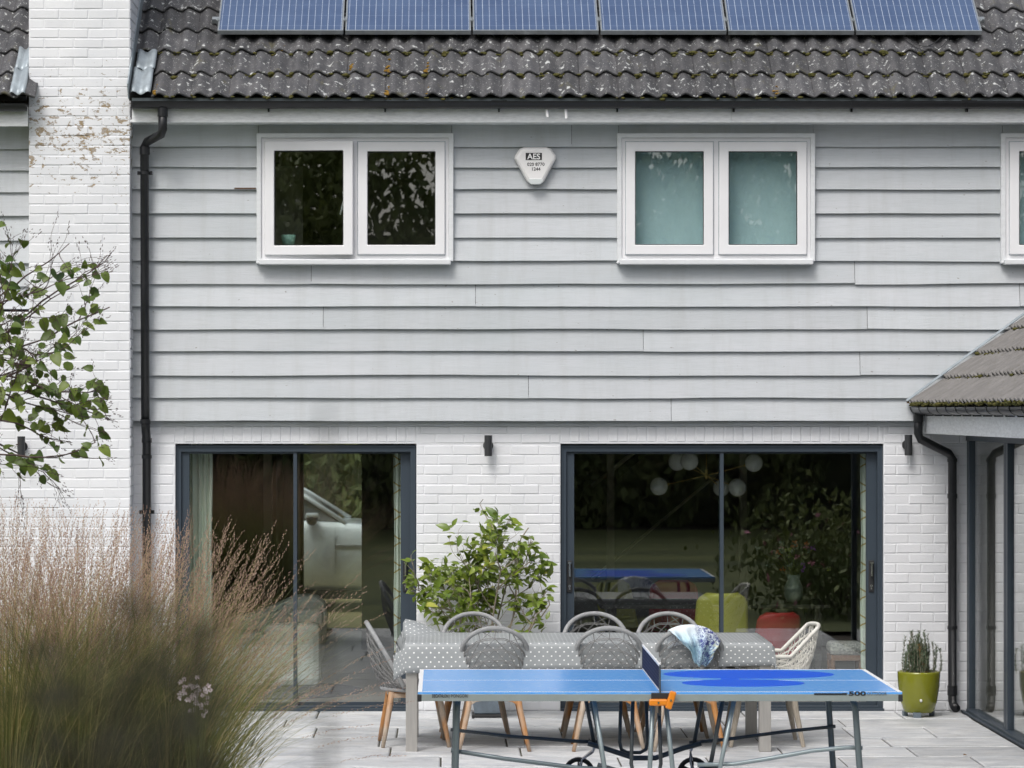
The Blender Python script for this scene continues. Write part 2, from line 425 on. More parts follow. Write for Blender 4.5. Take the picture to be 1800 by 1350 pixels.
# ground-floor wall pieces (front face on Y = 0), bricks stand a few millimetres proud of the bed joints
wl = MB(); wl.box(XL, X_(308,0), 0, .28, -.05, zt+.0); lw = part('brick_wall', wl, 'painted_brick')
pl = MB(); pl.box(X_(732,0), X_(985,0), 0, .28, -.05, zt); pw = part('brick_wall', pl, 'painted_brick')
pr = MB(); pr.box(X_(1553,0), XR, 0, .28, -.05, zt); rw_ = part('brick_wall', pr, 'painted_brick')
ln = MB(); ln.box(XL, XR, 0, .28, zt+.001, z1+.12); lt = part('lintel', ln, 'painted_brick')
brick_cache = {}
def brick_mesh(l, h, m):
    k = (round(l*200), round(h*200), m)
    if k not in brick_cache:
        mb = MB(); a, b_, c = l/2, h/2, .005
        for (x, z, yy) in ((a, b_, .02), (a, b_, -.001), (a-c, b_-c, -.0034)): mb.v += [(-x,yy,-z),(x,yy,-z),(x,yy,z),(-x,yy,z)]
        for r in range(2):
            for q in range(4):
                n = (q+1)%4; mb.f.append((r*4+q, r*4+n, r*4+4+n, r*4+4+q))
        mb.f.append((8,9,10,11)); me = mb.mesh('brick'); me.materials.append(M[m]); brick_cache[k] = me
    return brick_cache[k]
rb = random.Random(11)
def bricks(parent, x0, x1, z0, z1, Y, m, mod=.225, crs=.0771, phase=0, side=None, skip=None):
    row = 0; z = z0
    while z < z1-.02:
        zt_ = min(z+crs, z1); off = (mod/2 if row % 2 else 0) + phase
        x = x0 - mod + (off % mod)
        while x < x1:
            a, b_ = max(x, x0), min(x+mod, x1)
            if b_-a > .03 and not (skip and skip((a+b_)/2, (z+zt_)/2)):
                l = b_-a-.007; hh = zt_-z-.007
                j = (rb.uniform(-.0022,.0022), rb.uniform(-.002,.002), rb.uniform(-.0014,.0014))
                if side is None: lo, ro = ((a+b_)/2, Y+j[0], (z+zt_)/2+j[2]), (rb.uniform(-.012,.012), rb.uniform(-.006,.006), rb.uniform(-.008,.008))
                else: lo, ro = (side+j[0], (a+b_)/2, (z+zt_)/2+j[2]), (0, 0, R(90))
                put('brick', brick_mesh(l, hh, m), None, parent, lo, ro)
            x += mod
        z = zt_; row += 1
bricks(pw, X_(732,0), X_(985,0), 0.0, zt, 0, 'painted_brick', phase=.06)
bricks(lw, X_(224,0), X_(308,0), 0.0, zt, 0, 'painted_brick', phase=.02)
bricks(rw_, X_(1553,0), X_(1712,0), 0.0, zt, 0, 'painted_brick', mod=.196, phase=.1)
# over the doors: upright soldier bricks; elsewhere two ordinary courses
for (a, b_) in ((D1[0], D1[1]), (D2[0], D2[1])):
    bricks(lt, X_(a,0), X_(b_,0), zt+.012, Z_(749,0), 0, 'painted_brick', mod=.0755, crs=Z_(749,0)-zt-.012)
for (a, b_) in ((224, D1[0]), (D1[1], D2[0]), (D2[1], 1712)):
    bricks(lt, X_(a,0), X_(b_,0), zt+.004, Z_(749,0), 0, 'painted_brick', crs=.0725, phase=.15)
part('drip_batten', MB().box(X_(224,0), XR, -.03, 0.0, Z_(748.5,0), Z_(741,0)), 'board_paint')

# upper wall behind the boards, with window openings
Yw = -.055; ztop = 4.75
xs = [XL, X_(W1[0]+6,0), X_(W1[1]-6,0), X_(W2[0]+6,0), X_(W2[1]-6,0), X_(W3[0]+6,0), X_(W3[1]-6,0), XR]
wz0, wz1 = Z_(460,0), Z_(240,0)
up = MB(); up.box(XL, XR, Yw, .28, z1+.121, wz0); up.box(XL, XR, Yw, .28, wz1, ztop)
for k in range(0, 8, 2): up.box(xs[k], xs[k+1], Yw, .28, wz0+.0005, wz1-.0005)
part('upper_wall', up, 'underlay')
clad = part('cladding', MB().box(X_(232,Yw), XR, Yw-.004, Yw-.001, z1+.0, z1+.10), 'board_paint')
rbd = random.Random(21)
def board(x0, x1, zb, zt_, yb=-.098, yt=-.066):
    n = max(2, int((x1-x0)/.22)); mb = MB(); sd_ = rbd.random()*50
    th = .020
    for i in range(n+1):
        x = x0+(x1-x0)*i/n
        dz = .0085*mnoise.noise(Vector((x*.9+sd_, zb*7, 0)))+.0022*mnoise.noise(Vector((x*3.5+sd_, zb*3, 4)))
        dy = .005*mnoise.noise(Vector((x*.7, sd_, zb*5)))
        mb.v += [(x, yb+dy+.0015, zb+dz), (x, yb+dy, zb+dz+.003), (x, yt+dy*.3, zt_), (x, yt+.006, zt_), (x, yb+dy+th, zb+dz)]
    for i in range(n):
        a = i*5; b_ = a+5
        for q in range(5): mb.f.append((a+q, a+(q+1)%5, b_+(q+1)%5, b_+q))
    mb.f += [(0,1,2,3,4), tuple(n*5+q for q in (4,3,2,1,0))]
    return mb.build('weatherboard', M['board_paint'], clad)
rows_px = [258,294,333,375,418,459,499,539,579,618,660,700,740]
joints = {258:[1005], 499:[547,1503], 539:[836,1793], 579:[568,1525], 618:[1131], 660:[1512], 700:[929], 740:[1180]}
BX0 = X_(231.5, -.09)
for k, py in enumerate(rows_px):
    zb = Z_(py, -.098); ztp = (Z_(rows_px[k-1], -.098)+.022) if k else 4.66
    cuts = sorted(X_(j, -.098) for j in joints.get(py, []))
    edges = [BX0]+cuts+[6.0]
    segs = list(zip(edges[:-1], edges[1:]))
    holes = [(X_(W[0]+3,-.1), X_(W[1]-3,-.1)) for W in (W1,W2,W3)] if py in (294,333,375,418,459) else []
    out = []
    for a, b_ in segs:
        cur = a
        for h0, h1 in holes:
            if h1 <= cur or h0 >= b_: continue
            if h0 > cur: out.append((cur, h0))
            cur = h1
        if cur < b_: out.append((cur, b_))
    if k == 0:      # the top board is notched over the windows
        zn = Z_(236, -.098)
        out = []
        pts = [BX0]; 
        for W in (W1,W2,W3): pts += [X_(W[0]+3,-.1), X_(W[1]-3,-.1)]
        pts.append(6.0)
        for q in range(len(pts)-1):
            a, b_ = pts[q], pts[q+1]
            if q % 2: board(a+.001, b_-.001, zn, ztp, yb=-.09)
            elif a < cuts[0] < b_: out += [(a, cuts[0]), (cuts[0], b_)]
            else: out.append((a, b_))
    for a, b_ in out:
        if b_-a > .02: board(a+.0018, b_-.0018, zb, ztp)
    # the short stretch left of the chimney
    if py < 560: board(-6.4, X_(60,-.09), zb-.02, ztp-.02 if k else 4.66)
part('split_timber', MB().box(X_(412,-.1), X_(450,-.1), -.104, -.09, Z_(332.5,-.1), Z_(330,-.1)), 'timber_brown')

# eaves: soffit, fascia, gutter on brackets
part('soffit', MB().box(XL, X_(49,-.2), -.325, -.04, 4.585, 4.60).box(X_(231.5,-.2), XR, -.325, -.04, 4.585, 4.60), 'fascia_paint')
fz0, fz1 = Z_(215,-.345), Z_(183,-.345)
fj = X_(1285,-.345)
part('fascia', MB().box(X_(232,-.345), fj, -.35, -.326, fz0, fz1).box(fj+.002, XR, -.3485, -.326, fz0, fz1).box(XL, X_(49,-.345), -.35, -.326, fz0-.03, fz1-.02), 'fascia_paint')
def half_round(mb, p0, p1, r, side, n=10):      # open half-round channel from p0 to p1, side = horizontal unit vector across it
    for (rr, q) in ((r, 0), (r-.004, 1)):
        pass
    p0, p1, s = Vector(p0), Vector(p1), Vector(side); vs = []
    for P in (p0, p1):
        for rr in (r, r-.005):
            for j in range(n+1):
                a = math.pi*j/n
                vs.append(P + s*math.cos(a)*rr + Vector((0,0,-math.sin(a)*rr)))
    m_ = n+1; fs = []
    for j in range(n):
        fs += [(j, j+1, 2*m_+j+1, 2*m_+j), (m_+j, m_+j+1, 3*m_+j+1, 3*m_+j), (j, j+1, m_+j+1, m_+j), (2*m_+j, 2*m_+j+1, 3*m_+j+1, 3*m_+j)]
    fs += [(0, m_, 3*m_, 2*m_), (n, m_+n, 3*m_+n, 2*m_+n)]
    mb.add(vs, fs)
gy, gz = -.41, Z_(178.5,-.41)
gm = MB(); half_round(gm, (X_(232,gy), gy, gz), (XR, gy, gz-.0), .056, (0,1,0)); half_round(gm, (XL, gy, gz-.02), (X_(47,gy), gy, gz-.02), .056, (0,1,0))
part('eaves_tray', MB().box(X_(232,-.36), XR, -.372, -.352, Z_(180,-.36), Z_(171.5,-.36)), 'lead')
gut = part('gutter', gm, 'black_gutter', smooth=False)
part('gutter_end', MB().box(X_(231,gy), X_(234,gy), gy-.056, gy+.056, gz-.056, gz), 'black_gutter', parent=gut)
for px in (472, 677, 877, 1085, 1290, 1497, 1700):
    x = X_(px, gy); bm_ = MB()
    half_round(bm_, (x-.011, gy, gz+.002), (x+.011, gy, gz+.002), .060, (0,1,0)); bm_.box(x-.006, x+.006, gy-.012, -.35, gz-.075, gz-.052)
    bm_.box(x-.006, x+.006, gy-.012, gy+.0, gz-.082, gz-.056)
    part('gutter_bracket', bm_, 'black_gutter', parent=gut)
for px in (877, 1702):
    x = X_(px, gy); cm = MB(); half_round(cm, (x-.06, gy, gz+.004), (x+.06, gy, gz+.004), .0595, (0,1,0)); part('gutter_joint', cm, 'black_gutter', parent=gut)
for px, ln_ in ((961, .045), (994, .055)):
    x = X_(px, -.37); part('overflow_pipe', MB().tube([(x, -.33, gz-.07), (x, -.40, gz-.06), (x+.006, -.405, gz-.075-ln_)], .011, 10), 'window_white')

# left downpipe with its swan neck
dp = [at(286,189,-.41), at(286,228,-.41), at(283,236,-.395), at(259,249,-.20), at(254,258,-.175), at(254.5,500,-.175), at(255.5,742,-.175)]
pipe = part('downpipe', MB().tube(dp, .0345, 14), 'black_gutter', smooth=True)
part('pipe_lower', MB().tube([at(255.5,738,-.175), at(256.5,758,-.15), at(258,776,-.085), at(258,1250,-.085)], .0345, 14), 'black_gutter', parent=pipe, smooth=True)
for (p, q) in ((at(286,190,-.41), at(286,205,-.41)), (at(254.5,258,-.175), at(254.5,272,-.175)), (at(255.5,737,-.175), at(255.5,745,-.175)), (at(258,770,-.085), at(258,778,-.085)), (at(258,800,-.085), at(258,806,-.085))):
    part('pipe_collar', MB().tube([p, q], .040, 14), 'black_gutter', parent=pipe)
for py, Y in ((304, -.175), (900, -.085)):
    c = at(254.5 if py < 500 else 258, py, Y); part('pipe_clip', MB().tube([(c[0], Y, c[2]-.012), (c[0], Y, c[2]+.012)], .040, 12).box(c[0]-.058, c[0]+.058, Y+.02, Y+.03, c[2]-.014, c[2]+.014).box(c[0]-.058, c[0]-.045, Y-.005, Y+.02, c[2]-.014, c[2]+.014).box(c[0]+.045, c[0]+.058, Y-.005, Y+.02, c[2]-.014, c[2]+.014), 'black_gutter', parent=pipe)

# chimney: narrow stack above, broad breast below
CYF = -.25
cx0, cx1 = X_(50,CYF), X_(229,CYF)
st = part('chimney_stack', MB().box(cx0+.004, cx1-.004, CYF, 1.1, Z_(548,CYF), 6.6), 'flaking_brick')
bx_ = X_(-25,CYF)
br2 = part('chimney_breast', MB().box(XL+.5, bx_-.0005, CYF, -.001, -.05, Z_(548,CYF)-.0005), 'flaking_brick')
br = part('chimney_breast', MB().box(bx_, cx1-.004, CYF, -.001, -.05, Z_(548,CYF)-.0005), 'flaking_brick')
zs = Z_(548, CYF)
bricks(st, cx0, cx1, zs, 6.56, CYF, 'flaking_brick', mod=.227, crs=.0757, phase=.01)
bricks(br2, bx_-1.2, bx_, .0, zs, CYF, 'flaking_brick', mod=.227, crs=zs/41.0, phase=.04)
bricks(br, bx_, cx1, .0, zs, CYF, 'flaking_brick', mod=.227, crs=zs/41.0, phase=.01)
bricks(st, CYF+.004, .55, zs+.0757*18, 5.66, 0, 'flaking_brick', mod=.227, crs=.0757, side=cx1)
bricks(br, CYF+.004, -.002, .55, zs, 0, 'flaking_brick', mod=.227, crs=zs/41.0, side=cx1)

# windows --------------------------------------------------------------------------
def window(W, label, open_left=False, blind=False):
    x0, x1, p0, p1 = W
    o = empty('window', (0,0,0)); o.parent = house
    if label: o['label'] = label
    ya = -.135
    a0, a1, zb, ztp = X_(x0,ya), X_(x1,ya), Z_(459,ya), Z_(p0,ya)
    part('surround', MB().ring(a0, a1, zb, ztp, .036, ya, -.04, .02, .036), 'white_trim', parent=o, bevel=.004)
    part('frame', MB().ring(a0+.0365, a1-.0365, zb+.0205, ztp-.0365, .030, -.118, -.02).box((a0+a1)/2-.022, (a0+a1)/2+.022, -.116, -.02, zb+.05, ztp-.066), 'window_white', parent=o, bevel=.003)
    part('sill', MB().box(a0+.02, a1-.02, -.185, -.04, zb-.028, zb+.012).box(a0-.004, a0+.0195, -.15, -.05, zb-.02, zb+.0), 'white_trim', parent=o, bevel=.006)
    part('gasket', MB().ring(a0+.062, (a0+a1)/2-.018, zb+.046, ztp-.062, .006, -.1195, -.1185).ring((a0+a1)/2+.018, a1-.062, zb+.046, ztp-.062, .006, -.1195, -.1185), 'lead', parent=o)
    for side in (0, 1):
        s0, s1 = (a0+.066, (a0+a1)/2-.023) if side == 0 else ((a0+a1)/2+.023, a1-.066)
        b0, b1 = zb+.052, ztp-.068
        op = open_left and side == 0
        if op: s1 += .012; b0 -= .005; b1 += .004
        sm = MB().ring(s0, s1, b0, b1, .074, -.142, -.075, .074, .074)
        gm_ = MB().box(s0+.070, s1-.070, -.112, -.106, b0+.070, b1-.070)
        sh = part('sash', sm, 'window_white', parent=o, bevel=.006)
        gl = part('pane', gm_, 'window_glass', parent=o)
        part('glazing_seal', MB().ring(s0+.0735, s1-.0735, b0+.0735, b1-.0735, .006, -.128, -.116), 'black_metal', parent=sh)
        if op:      # hinged on its left edge, standing slightly open
            for q in (sh, gl):
                q.location = (s0, -.10, 0); 
                for v_ in q.data.vertices: v_.co.x -= s0; v_.co.y += .10
                q.rotation_euler = (0, 0, R(-4.0))
            for q in sh.children:
                for v_ in q.data.vertices: v_.co.x -= s0; v_.co.y += .10
            part('handle', MB().tube([(s1-s0-.086, .075, b0+.50), (s1-s0-.078, .07, b0+.44), (s1-s0-.108, .07, b0+.32)], [.008,.010,.007], 8), 'window_white', parent=sh, smooth=True)
    if blind:
        part('blind', MB().box(a0+.04, a1-.04, .05, .054, zb-.02, ztp), 'blind', parent=o)
        part('blind_bar', MB().box(a0+.04, a1-.04, .046, .06, zb+.0, zb+.02), 'blind', parent=o)
    return o
window(W1, 'white window with its left casement ajar and dark panes', open_left=True)
window(W2, 'white window with pale teal blinds drawn behind both panes', blind=True)
window(W3, 'white window cut by the right edge of the picture', blind=True)

# upper rooms
def room(name, x0, x1, y0, y1, z0, z1, wall, floor, ceil='ceiling_paint'):
    r_ = part(name, MB().quad((x0,y1,z0),(x1,y1,z0),(x1,y1,z1),(x0,y1,z1)).quad((x0,y0,z0),(x0,y1,z0),(x0,y1,z1),(x0,y0,z1)).quad((x1,y0,z0),(x1,y1,z0),(x1,y1,z1),(x1,y0,z1)), wall, fix=False)
    part('room_floor', MB().quad((x0,y0,z0),(x1,y0,z0),(x1,y1,z0),(x0,y1,z0)), floor, parent=r_, fix=False)
    part('room_ceiling', MB().quad((x0,y0,z1),(x1,y0,z1),(x1,y1,z1),(x0,y1,z1)), ceil, parent=r_, fix=False)
    return r_
room('bedroom', -2.5, .6, .285, 3.6, 2.6, 4.75, 'navy_wall', 'oak_floor', 'navy_wall')
part('wardrobe_door', MB().box(-.62, -.42, 1.4, 1.43, 2.65, 4.70).box(-.415, .30, 1.4, 1.43, 2.65, 4.70), 'navy_wall')
part('alcove_panel', MB().box(-1.42, -1.16, 1.2, 1.24, 2.65, 4.36), 'interior_post')
room('bedroom', .9, 3.9, .285, 2.6, 2.6, 4.75, 'plaster', 'oak_floor')
room('bedroom', 4.1, 6.5, .285, 2.6, 2.6, 4.75, 'plaster', 'oak_floor')

# sliding doors --------------------------------------------------------------------
def slider(Dp, mull, label, handles, black=None):
    x0, x1, p0, p1 = Dp
    o = empty('sliding_door', (0,0,0)); o.parent = house; o['label'] = label
    yf = .035
    a0, a1, zb, ztp = X_(x0,yf), X_(x1,yf), .0, Z_(p0+2,yf)
    part('frame', MB().ring(a0+.001, a1-.001, zb, ztp, .046, yf, .17, .035, .055), 'door_grey', parent=o, bevel=.003)
    part('frame_lip', MB().ring(a0+.008, a1-.008, zb+.005, ztp-.007, .012, yf-.008, yf-.0005), 'door_grey', parent=o)
    part('threshold', MB().box(a0+.001, a1-.001, -.02, yf-.001, -.01, .018), 'door_grey', parent=o)
    xm = X_(mull, .07)
    for side in (0, 1):
        s0, s1 = (a0+.047, xm+.015) if side == 0 else (xm-.015, a1-.047)
        y0, y1 = (.062, .102) if side == 0 else (.106, .146)
        wl_, wr_ = (.062, .028) if side == 0 else (.028, .078)
        mb = MB(); b0, b1 = zb+.036, ztp-.056
        mb.box(s0, s0+wl_, y0, y1, b0, b1); mb.box(s1-wr_, s1, y0, y1, b0, b1)
        mb.box(s0+wl_, s1-wr_, y0, y1, b0, b0+.022); mb.box(s0+wl_, s1-wr_, y0, y1, b1-.014, b1)
        sh = part('sash', mb, 'door_grey', parent=o)
        part('pane', MB().box(s0+wl_, s1-wr_, (y0+y1)/2-.004, (y0+y1)/2+.004, b0+.022, b1-.014), 'door_glass', parent=o)
        if handles[side]:
            cx = s0+.026 if side == 0 else s1-.040
            hz = 1.05; yy = y0
            hd = part('handle', MB().box(cx-.021, cx+.021, yy-.012, yy, hz-.125, hz+.125), 'black_metal', parent=o, bevel=.006)
            part('grip', MB().box(cx-.013, cx+.013, yy-.05, yy-.012, hz+.10, hz+.113).box(cx-.006, cx+.006, yy-.04, yy-.0125, hz+.0, hz+.10), 'chrome', parent=hd)
            part('lock', MB().tube([(cx, yy-.012, hz-.075), (cx, yy-.018, hz-.075)], .010, 10).box(cx-.004, cx+.004, yy-.0165, yy-.0125, hz-.105, hz-.08), 'chrome', parent=hd)
    part('interlock', MB().box(xm-.014, xm+.014, .05, .0615, zb+.036, ztp-.058).box(xm-.02, xm+.022, .044, .0495, zb+.035, zb+.075), 'lead' if False else 'door_grey', parent=o)
    return o
slider(D1, 519, 'grey sliding glass door of the sitting room beside the tall grass', (False, True))
slider(D2, 1268.5, 'wide grey sliding glass door behind the dining table', (True, True))

# ground-floor rooms
room('sitting_room', -4.2, .34, .285, 8.6, .012, 2.32, 'dark_wall', 'oak_floor')
sr = [o for o in house.children if o.name.startswith('sitting_room')][0]
# its back wall has a full-height glazed opening on to the drive
sr.data.clear_geometry(); q = MB()
ox0, ox1 = X_(532, 8.6), X_(643, 8.6)
for (a, b_) in ((-4.2, ox0), (ox1, .34)): q.quad((a,8.6,.012),(b_,8.6,.012),(b_,8.6,2.32),(a,8.6,2.32))
q.quad((-4.2,.285,.012),(-4.2,8.6,.012),(-4.2,8.6,2.32),(-4.2,.285,2.32)).quad((.34,.285,.012),(.34,8.6,.012),(.34,8.6,2.32),(.34,.285,2.32))
sr.data.from_pydata(q.v, [], q.f)
part('rear_frame', MB().ring(ox0-.02, ox1+.02, .01, 2.33, .03, 8.58, 8.68), 'black_metal')
part('rear_pane', MB().box(ox0+.01, ox1-.01, 8.62, 8.626, .03, 2.30), 'rear_glass')
part('partition', MB().box(ox0-.10, ox0-.03, 5.2, 8.55, .012, 2.32), 'navy_wall')
part('partition', MB().box(ox1+.03, ox1+.55, 5.8, 8.55, .012, 2.32), 'navy_wall')
part('interior_post', MB().box(X_(463,5), X_(478,5), 5, 5.1, .012, 2.32), 'interior_post')
room('dining_room', .42, 4.6, .285, 6.4, .012, 2.32, 'navy_wall', 'oak_floor')
for px in (1067, 1300): part('interior_post', MB().box(X_(px,4.6), X_(px+13,4.6), 4.6, 4.68, .012, 2.32), 'interior_post')
stair = part('staircase', MB().tube([at(1040,1018,4.9), at(1262,833,4.9)], .016, 6), 'stair_light')
part('handrail', MB().tube([at(1040,855,4.88), at(1125,786,4.88)], .022, 6), 'stair_light', parent=stair)
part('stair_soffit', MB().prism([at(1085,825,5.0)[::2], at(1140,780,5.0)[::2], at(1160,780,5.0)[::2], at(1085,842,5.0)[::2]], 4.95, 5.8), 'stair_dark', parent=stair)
for px in (1348, 1373):
    c = at(px, 911, 6.38); part('switch_plate', MB().ring(c[0]-.05, c[0]+.05, c[2]-.045, c[2]+.045, .02, 6.36, 6.39), 'interior_post')
# shell of the house behind: back and end walls, roof
part('back_wall', MB().box(XL, ox0-.02, 8.64, 8.9, -.05, 4.6).box(ox1+.02, XR, 8.64, 8.9, -.05, 4.6).box(ox0-.0199, ox1+.0199, 8.64, 8.9, 2.34, 4.6), 'painted_brick')
part('end_wall', MB().box(XL, XL+.25, .285, 8.63, -.05, 4.6).box(XR-.25, XR, .285, 8.63, -.05, 4.6), 'painted_brick')
part('upper_floor', MB().box(XL+.26, XR-.26, .30, 8.6, 2.34, 2.58), 'underlay')

# roof ------------------------------------------------------------------------------
TH = R(38); ct, sn = math.cos(TH), math.sin(TH); RE_Y, RE_Z = -.42, 4.745
def rp(x, v, n): return (x, RE_Y+v*ct-n*sn, RE_Z+v*sn+n*ct)
def slab8(mb, x0, x1, v0, v1):
    mb.add([rp(x0,v0,-.04), rp(x1,v0,-.04), rp(x1,v1,-.04), rp(x0,v1,-.04), rp(x0,v0,0), rp(x1,v0,0), rp(x1,v1,0), rp(x0,v1,0)],
        [(0,3,2,1),(4,5,6,7),(0,1,5,4),(1,2,6,5),(2,3,7,6),(3,0,4,7)])
rd = MB(); slab8(rd, XL-.2, cx0-.002, .05, 2.0); slab8(rd, cx1+.002, XR+.2, .05, 2.0); slab8(rd, XL-.2, XR+.2, 2.0, 6.0)
roof = part('roof', rd, 'underlay')
zr = RE_Z+6*sn; yr = RE_Y+6*ct
part('rear_slope', MB().add([(XL-.2,yr,zr),(XR+.2,yr,zr),(XR+.2,9.3,4.6),(XL-.2,9.3,4.6),(XL-.2,yr,zr-.06),(XR+.2,yr,zr-.06),(XR+.2,9.3,4.54),(XL-.2,9.3,4.54)], [(0,1,2,3),(4,7,6,5),(0,4,5,1),(2,6,7,3),(1,5,6,2),(0,3,7,4)]), 'roof_tile')
part('gable', MB().add([(XL,RE_Y+.3,4.6),(XL,9.0,4.6),(XL,yr,zr-.1),(XR,RE_Y+.3,4.6),(XR,9.0,4.6),(XR,yr,zr-.1)], [(0,1,2),(3,5,4)]), 'board_paint', fix=False)
def tile_mesh(wd=.30, ln=.405, seed=0):
    mb = MB(); n = 24; r_ = random.Random(seed)
    def prof(u):
        ph = 2*math.pi*(u/.15)-1.2
        return .0200*(math.sin(ph)+.12*math.sin(2*ph+.3))+.003*math.sin(ph*.5+seed)
    jit = [.0012*r_.uniform(-1,1) for i in range(n+1)]
    def P(i, v, base, th): 
        u = wd*i/n; return (u-wd/2-.002*(1 if i == 0 else -1 if i == n else 0), v, base+prof(u)+th+(jit[i] if v <= .01 else 0))
    rows = [(0.006,.0515,0),(ln,.018,0),(0.006,.0515,0),(0,.0475,0),(0,.052,-.020),(ln,.018,-.016)]
    for (v, base, th) in rows: mb.v += [P(i, v, base, th) for i in range(n+1)]
    m_ = n+1; top = 0
    for i in range(n): mb.f.append((i, i+1, m_+i+1, m_+i))
    for (a, b_) in ((2,3),(3,4),(4,5)):
        for i in range(n): mb.f.append((a*m_+i, b_*m_+i, b_*m_+i+1, a*m_+i+1))
    mb.f += [(0, m_, 5*m_, 4*m_), (n, 4*m_+n, 5*m_+n, m_+n)]
    me = mb.mesh('roof_tile', False, False)
    for p_ in list(me.polygons)[:3*n]: p_.use_smooth = True
    me.materials.append(M['roof_tile']); return me
tiles = [tile_mesh(seed=s) for s in range(3)]
rot_main = Matrix(((1,0,0),(0,ct,-sn),(0,sn,ct))).to_euler()
rt = random.Random(8)
GA = .322
def tile_rows(parent, x0, x1, rows, phase=0):
    for r_ in range(rows):
        x = x0 + phase
        while x < x1-.02:
            e = Euler((rot_main.x+rt.uniform(-.004,.004), rt.uniform(-.004,.004), rt.uniform(-.004,.004)))
            put('roof_tile', rt.choice(tiles), None, parent, rp(x+.15, r_*GA+rt.uniform(-.003,.003), rt.uniform(-.001,.003)), e)
            x += .30
TX0 = X_(262, -.4)
tile_rows(roof, TX0+.02, 5.0, 5)
tile_rows(roof, X_(-75,-.4), X_(-75,-.4)+.58, 5)
for r_ in range(2, 5): put('roof_tile', tiles[0], None, roof, rp(TX0-.128, r_*GA, .0), rot_main)
# upper part of the slope above the frame
f2 = MB(); 
for (v0, v1, n_) in [(k*GA, k*GA+.34, .05) for k in range(5, 18)]:
    f2.add([rp(XL-.2,v0,n_), rp(XR+.2,v0,n_), rp(XR+.2,v1,.02), rp(XL-.2,v1,.02), rp(XL-.2,v0,n_-.03), rp(XR+.2,v0,n_-.03)], [(0,1,2,3),(0,4,5,1)])
tag(part('upper_tiles', f2, 'roof_tile', parent=roof), kind='stuff')
f3 = MB()
for (xa, xb) in ((5.02, XR+.2), (XL-.2, X_(-75,-.4)-.01)):
    for (v0, v1, n_) in [(k*GA, k*GA+.34, .05) for k in range(0, 5)]:
        f3.add([rp(xa,v0,n_), rp(xb,v0,n_), rp(xb,v1,.02), rp(xa,v1,.02), rp(xa,v0,n_-.03), rp(xb,v0,n_-.03)], [(0,1,2,3),(0,4,5,1)])
tag(part('outer_tiles', f3, 'roof_tile', parent=roof), kind='stuff')
# moss cushions in the laps
def moss_bits(n, spots, m, seed, smin=.006, smax=.018):
    r_ = random.Random(seed); mb = MB()
    for k in range(n):
        p = spots(r_); s = r_.uniform(smin, smax)*(1 if r_.random() < .85 else 1.6)
        mb.ball(p, (s*r_.uniform(.9,1.9), s, s*.75), 6, 4)
    return mb
def mspot(r_):
    row = r_.choice([1,1,1,2,2,2,2,2,0]); x = r_.uniform(TX0, 4.9)
    if mnoise.noise(Vector((x*1.3, row*3.1, 1))) < -.05 and r_.random() < .8: x = r_.uniform(TX0, 4.9)
    x = round((x-TX0)/.15)*.15+TX0+.035+r_.gauss(0, .02)
    return rp(x, row*GA+r_.uniform(-.03,.0), .02+r_.uniform(-.004,.022))
tag(part('moss', moss_bits(760, mspot, 'moss', 4, .005, .014), 'moss', parent=roof, smooth=True), kind='stuff')
oc = [(r0, x) for r0, x in ((0,683),(0,755),(1,683),(1,752),(0,1365),(2,490),(0,276),(1,620))]
def ospot(r_):
    row, px = r_.choice(oc); return rp(X_(px,-.3)+r_.gauss(0,.012), row*GA+abs(r_.gauss(0,.06)), .048)
tag(part('moss', moss_bits(110, ospot, 'moss_orange', 6, .005, .012), 'moss_orange', parent=roof, smooth=True), kind='stuff')
# lead flashing either side of the stack
def lead(pa, name='flashing'):
    n = 8; mb = MB()
    (xa, xb, va, vb) = pa
    mb.grid(lambda i, j: rp(xa+(xb-xa)*i/n + .02*j/4*0, va+(vb-va)*j/4, .062+.012*math.sin(i*1.1+.5)+.006*math.sin(j*2+i)), n, 4)
    return part(name, mb, 'lead', parent=roof, smooth=True, solid=.004)
lead((X_(233,-.3), X_(268,-.3), .0, .36)); lead((X_(238,-.2), X_(272,-.2), .345, .62)); lead((X_(22,-.3), X_(49,-.3), -.01, .36)); lead((X_(26,-.2), X_(50,-.2), .345, .66))
part('upstand', MB().add([rp(cx1+.003,-.02,.02), rp(cx1+.003,1.5,.02), rp(cx1+.003,1.5,.16), rp(cx1+.003,-.02,.16), rp(cx1+.012,-.02,.02), rp(cx1+.012,1.5,.02), rp(cx1+.012,1.5,.16), rp(cx1+.012,-.02,.16)],
      [(0,1,2,3),(4,7,6,5),(0,4,5,1),(3,2,6,7),(0,3,7,4),(1,5,6,2)]), 'lead', parent=roof)

# ------------------------------------------------------------------ solar panels
m, nt, b = nm('solar_cells')
tc = nt.nodes.new('ShaderNodeTexCoord'); sx = nt.nodes.new('ShaderNodeSeparateXYZ'); nt.links.new(tc.outputs['Object'], sx.inputs[0])
def stripe(o, per, wd):
    q = mth(nt, 'FRACT', mth(nt, 'DIVIDE', o, per)); return mth(nt, 'LESS_THAN', mth(nt, 'ABSOLUTE', mth(nt, 'SUBTRACT', q, .5)), wd/per/2)
bus = stripe(sx.outputs['X'], .0525, .0042); gap = stripe(sx.outputs['Y'], .158, .003); fin = stripe(sx.outputs['X'], .1575, .004)
dash = mth(nt, 'GREATER_THAN', noise(nt, tc.outputs['Object'], 60, 2), .40)
cc = mixc(nt, ramp(nt, noise(nt, posn(nt), 3, 4, .6), .3, .7), (.040,.075,.165), (.062,.105,.205))
cc = mixc(nt, mth(nt, 'MULTIPLY', mth(nt, 'MAXIMUM', gap, fin), .5), cc, (.35,.40,.50)); cc = mixc(nt, mth(nt, 'MULTIPLY', bus, mth(nt, 'MULTIPLY_ADD', dash, .35, .30)), cc, (.50,.56,.66))
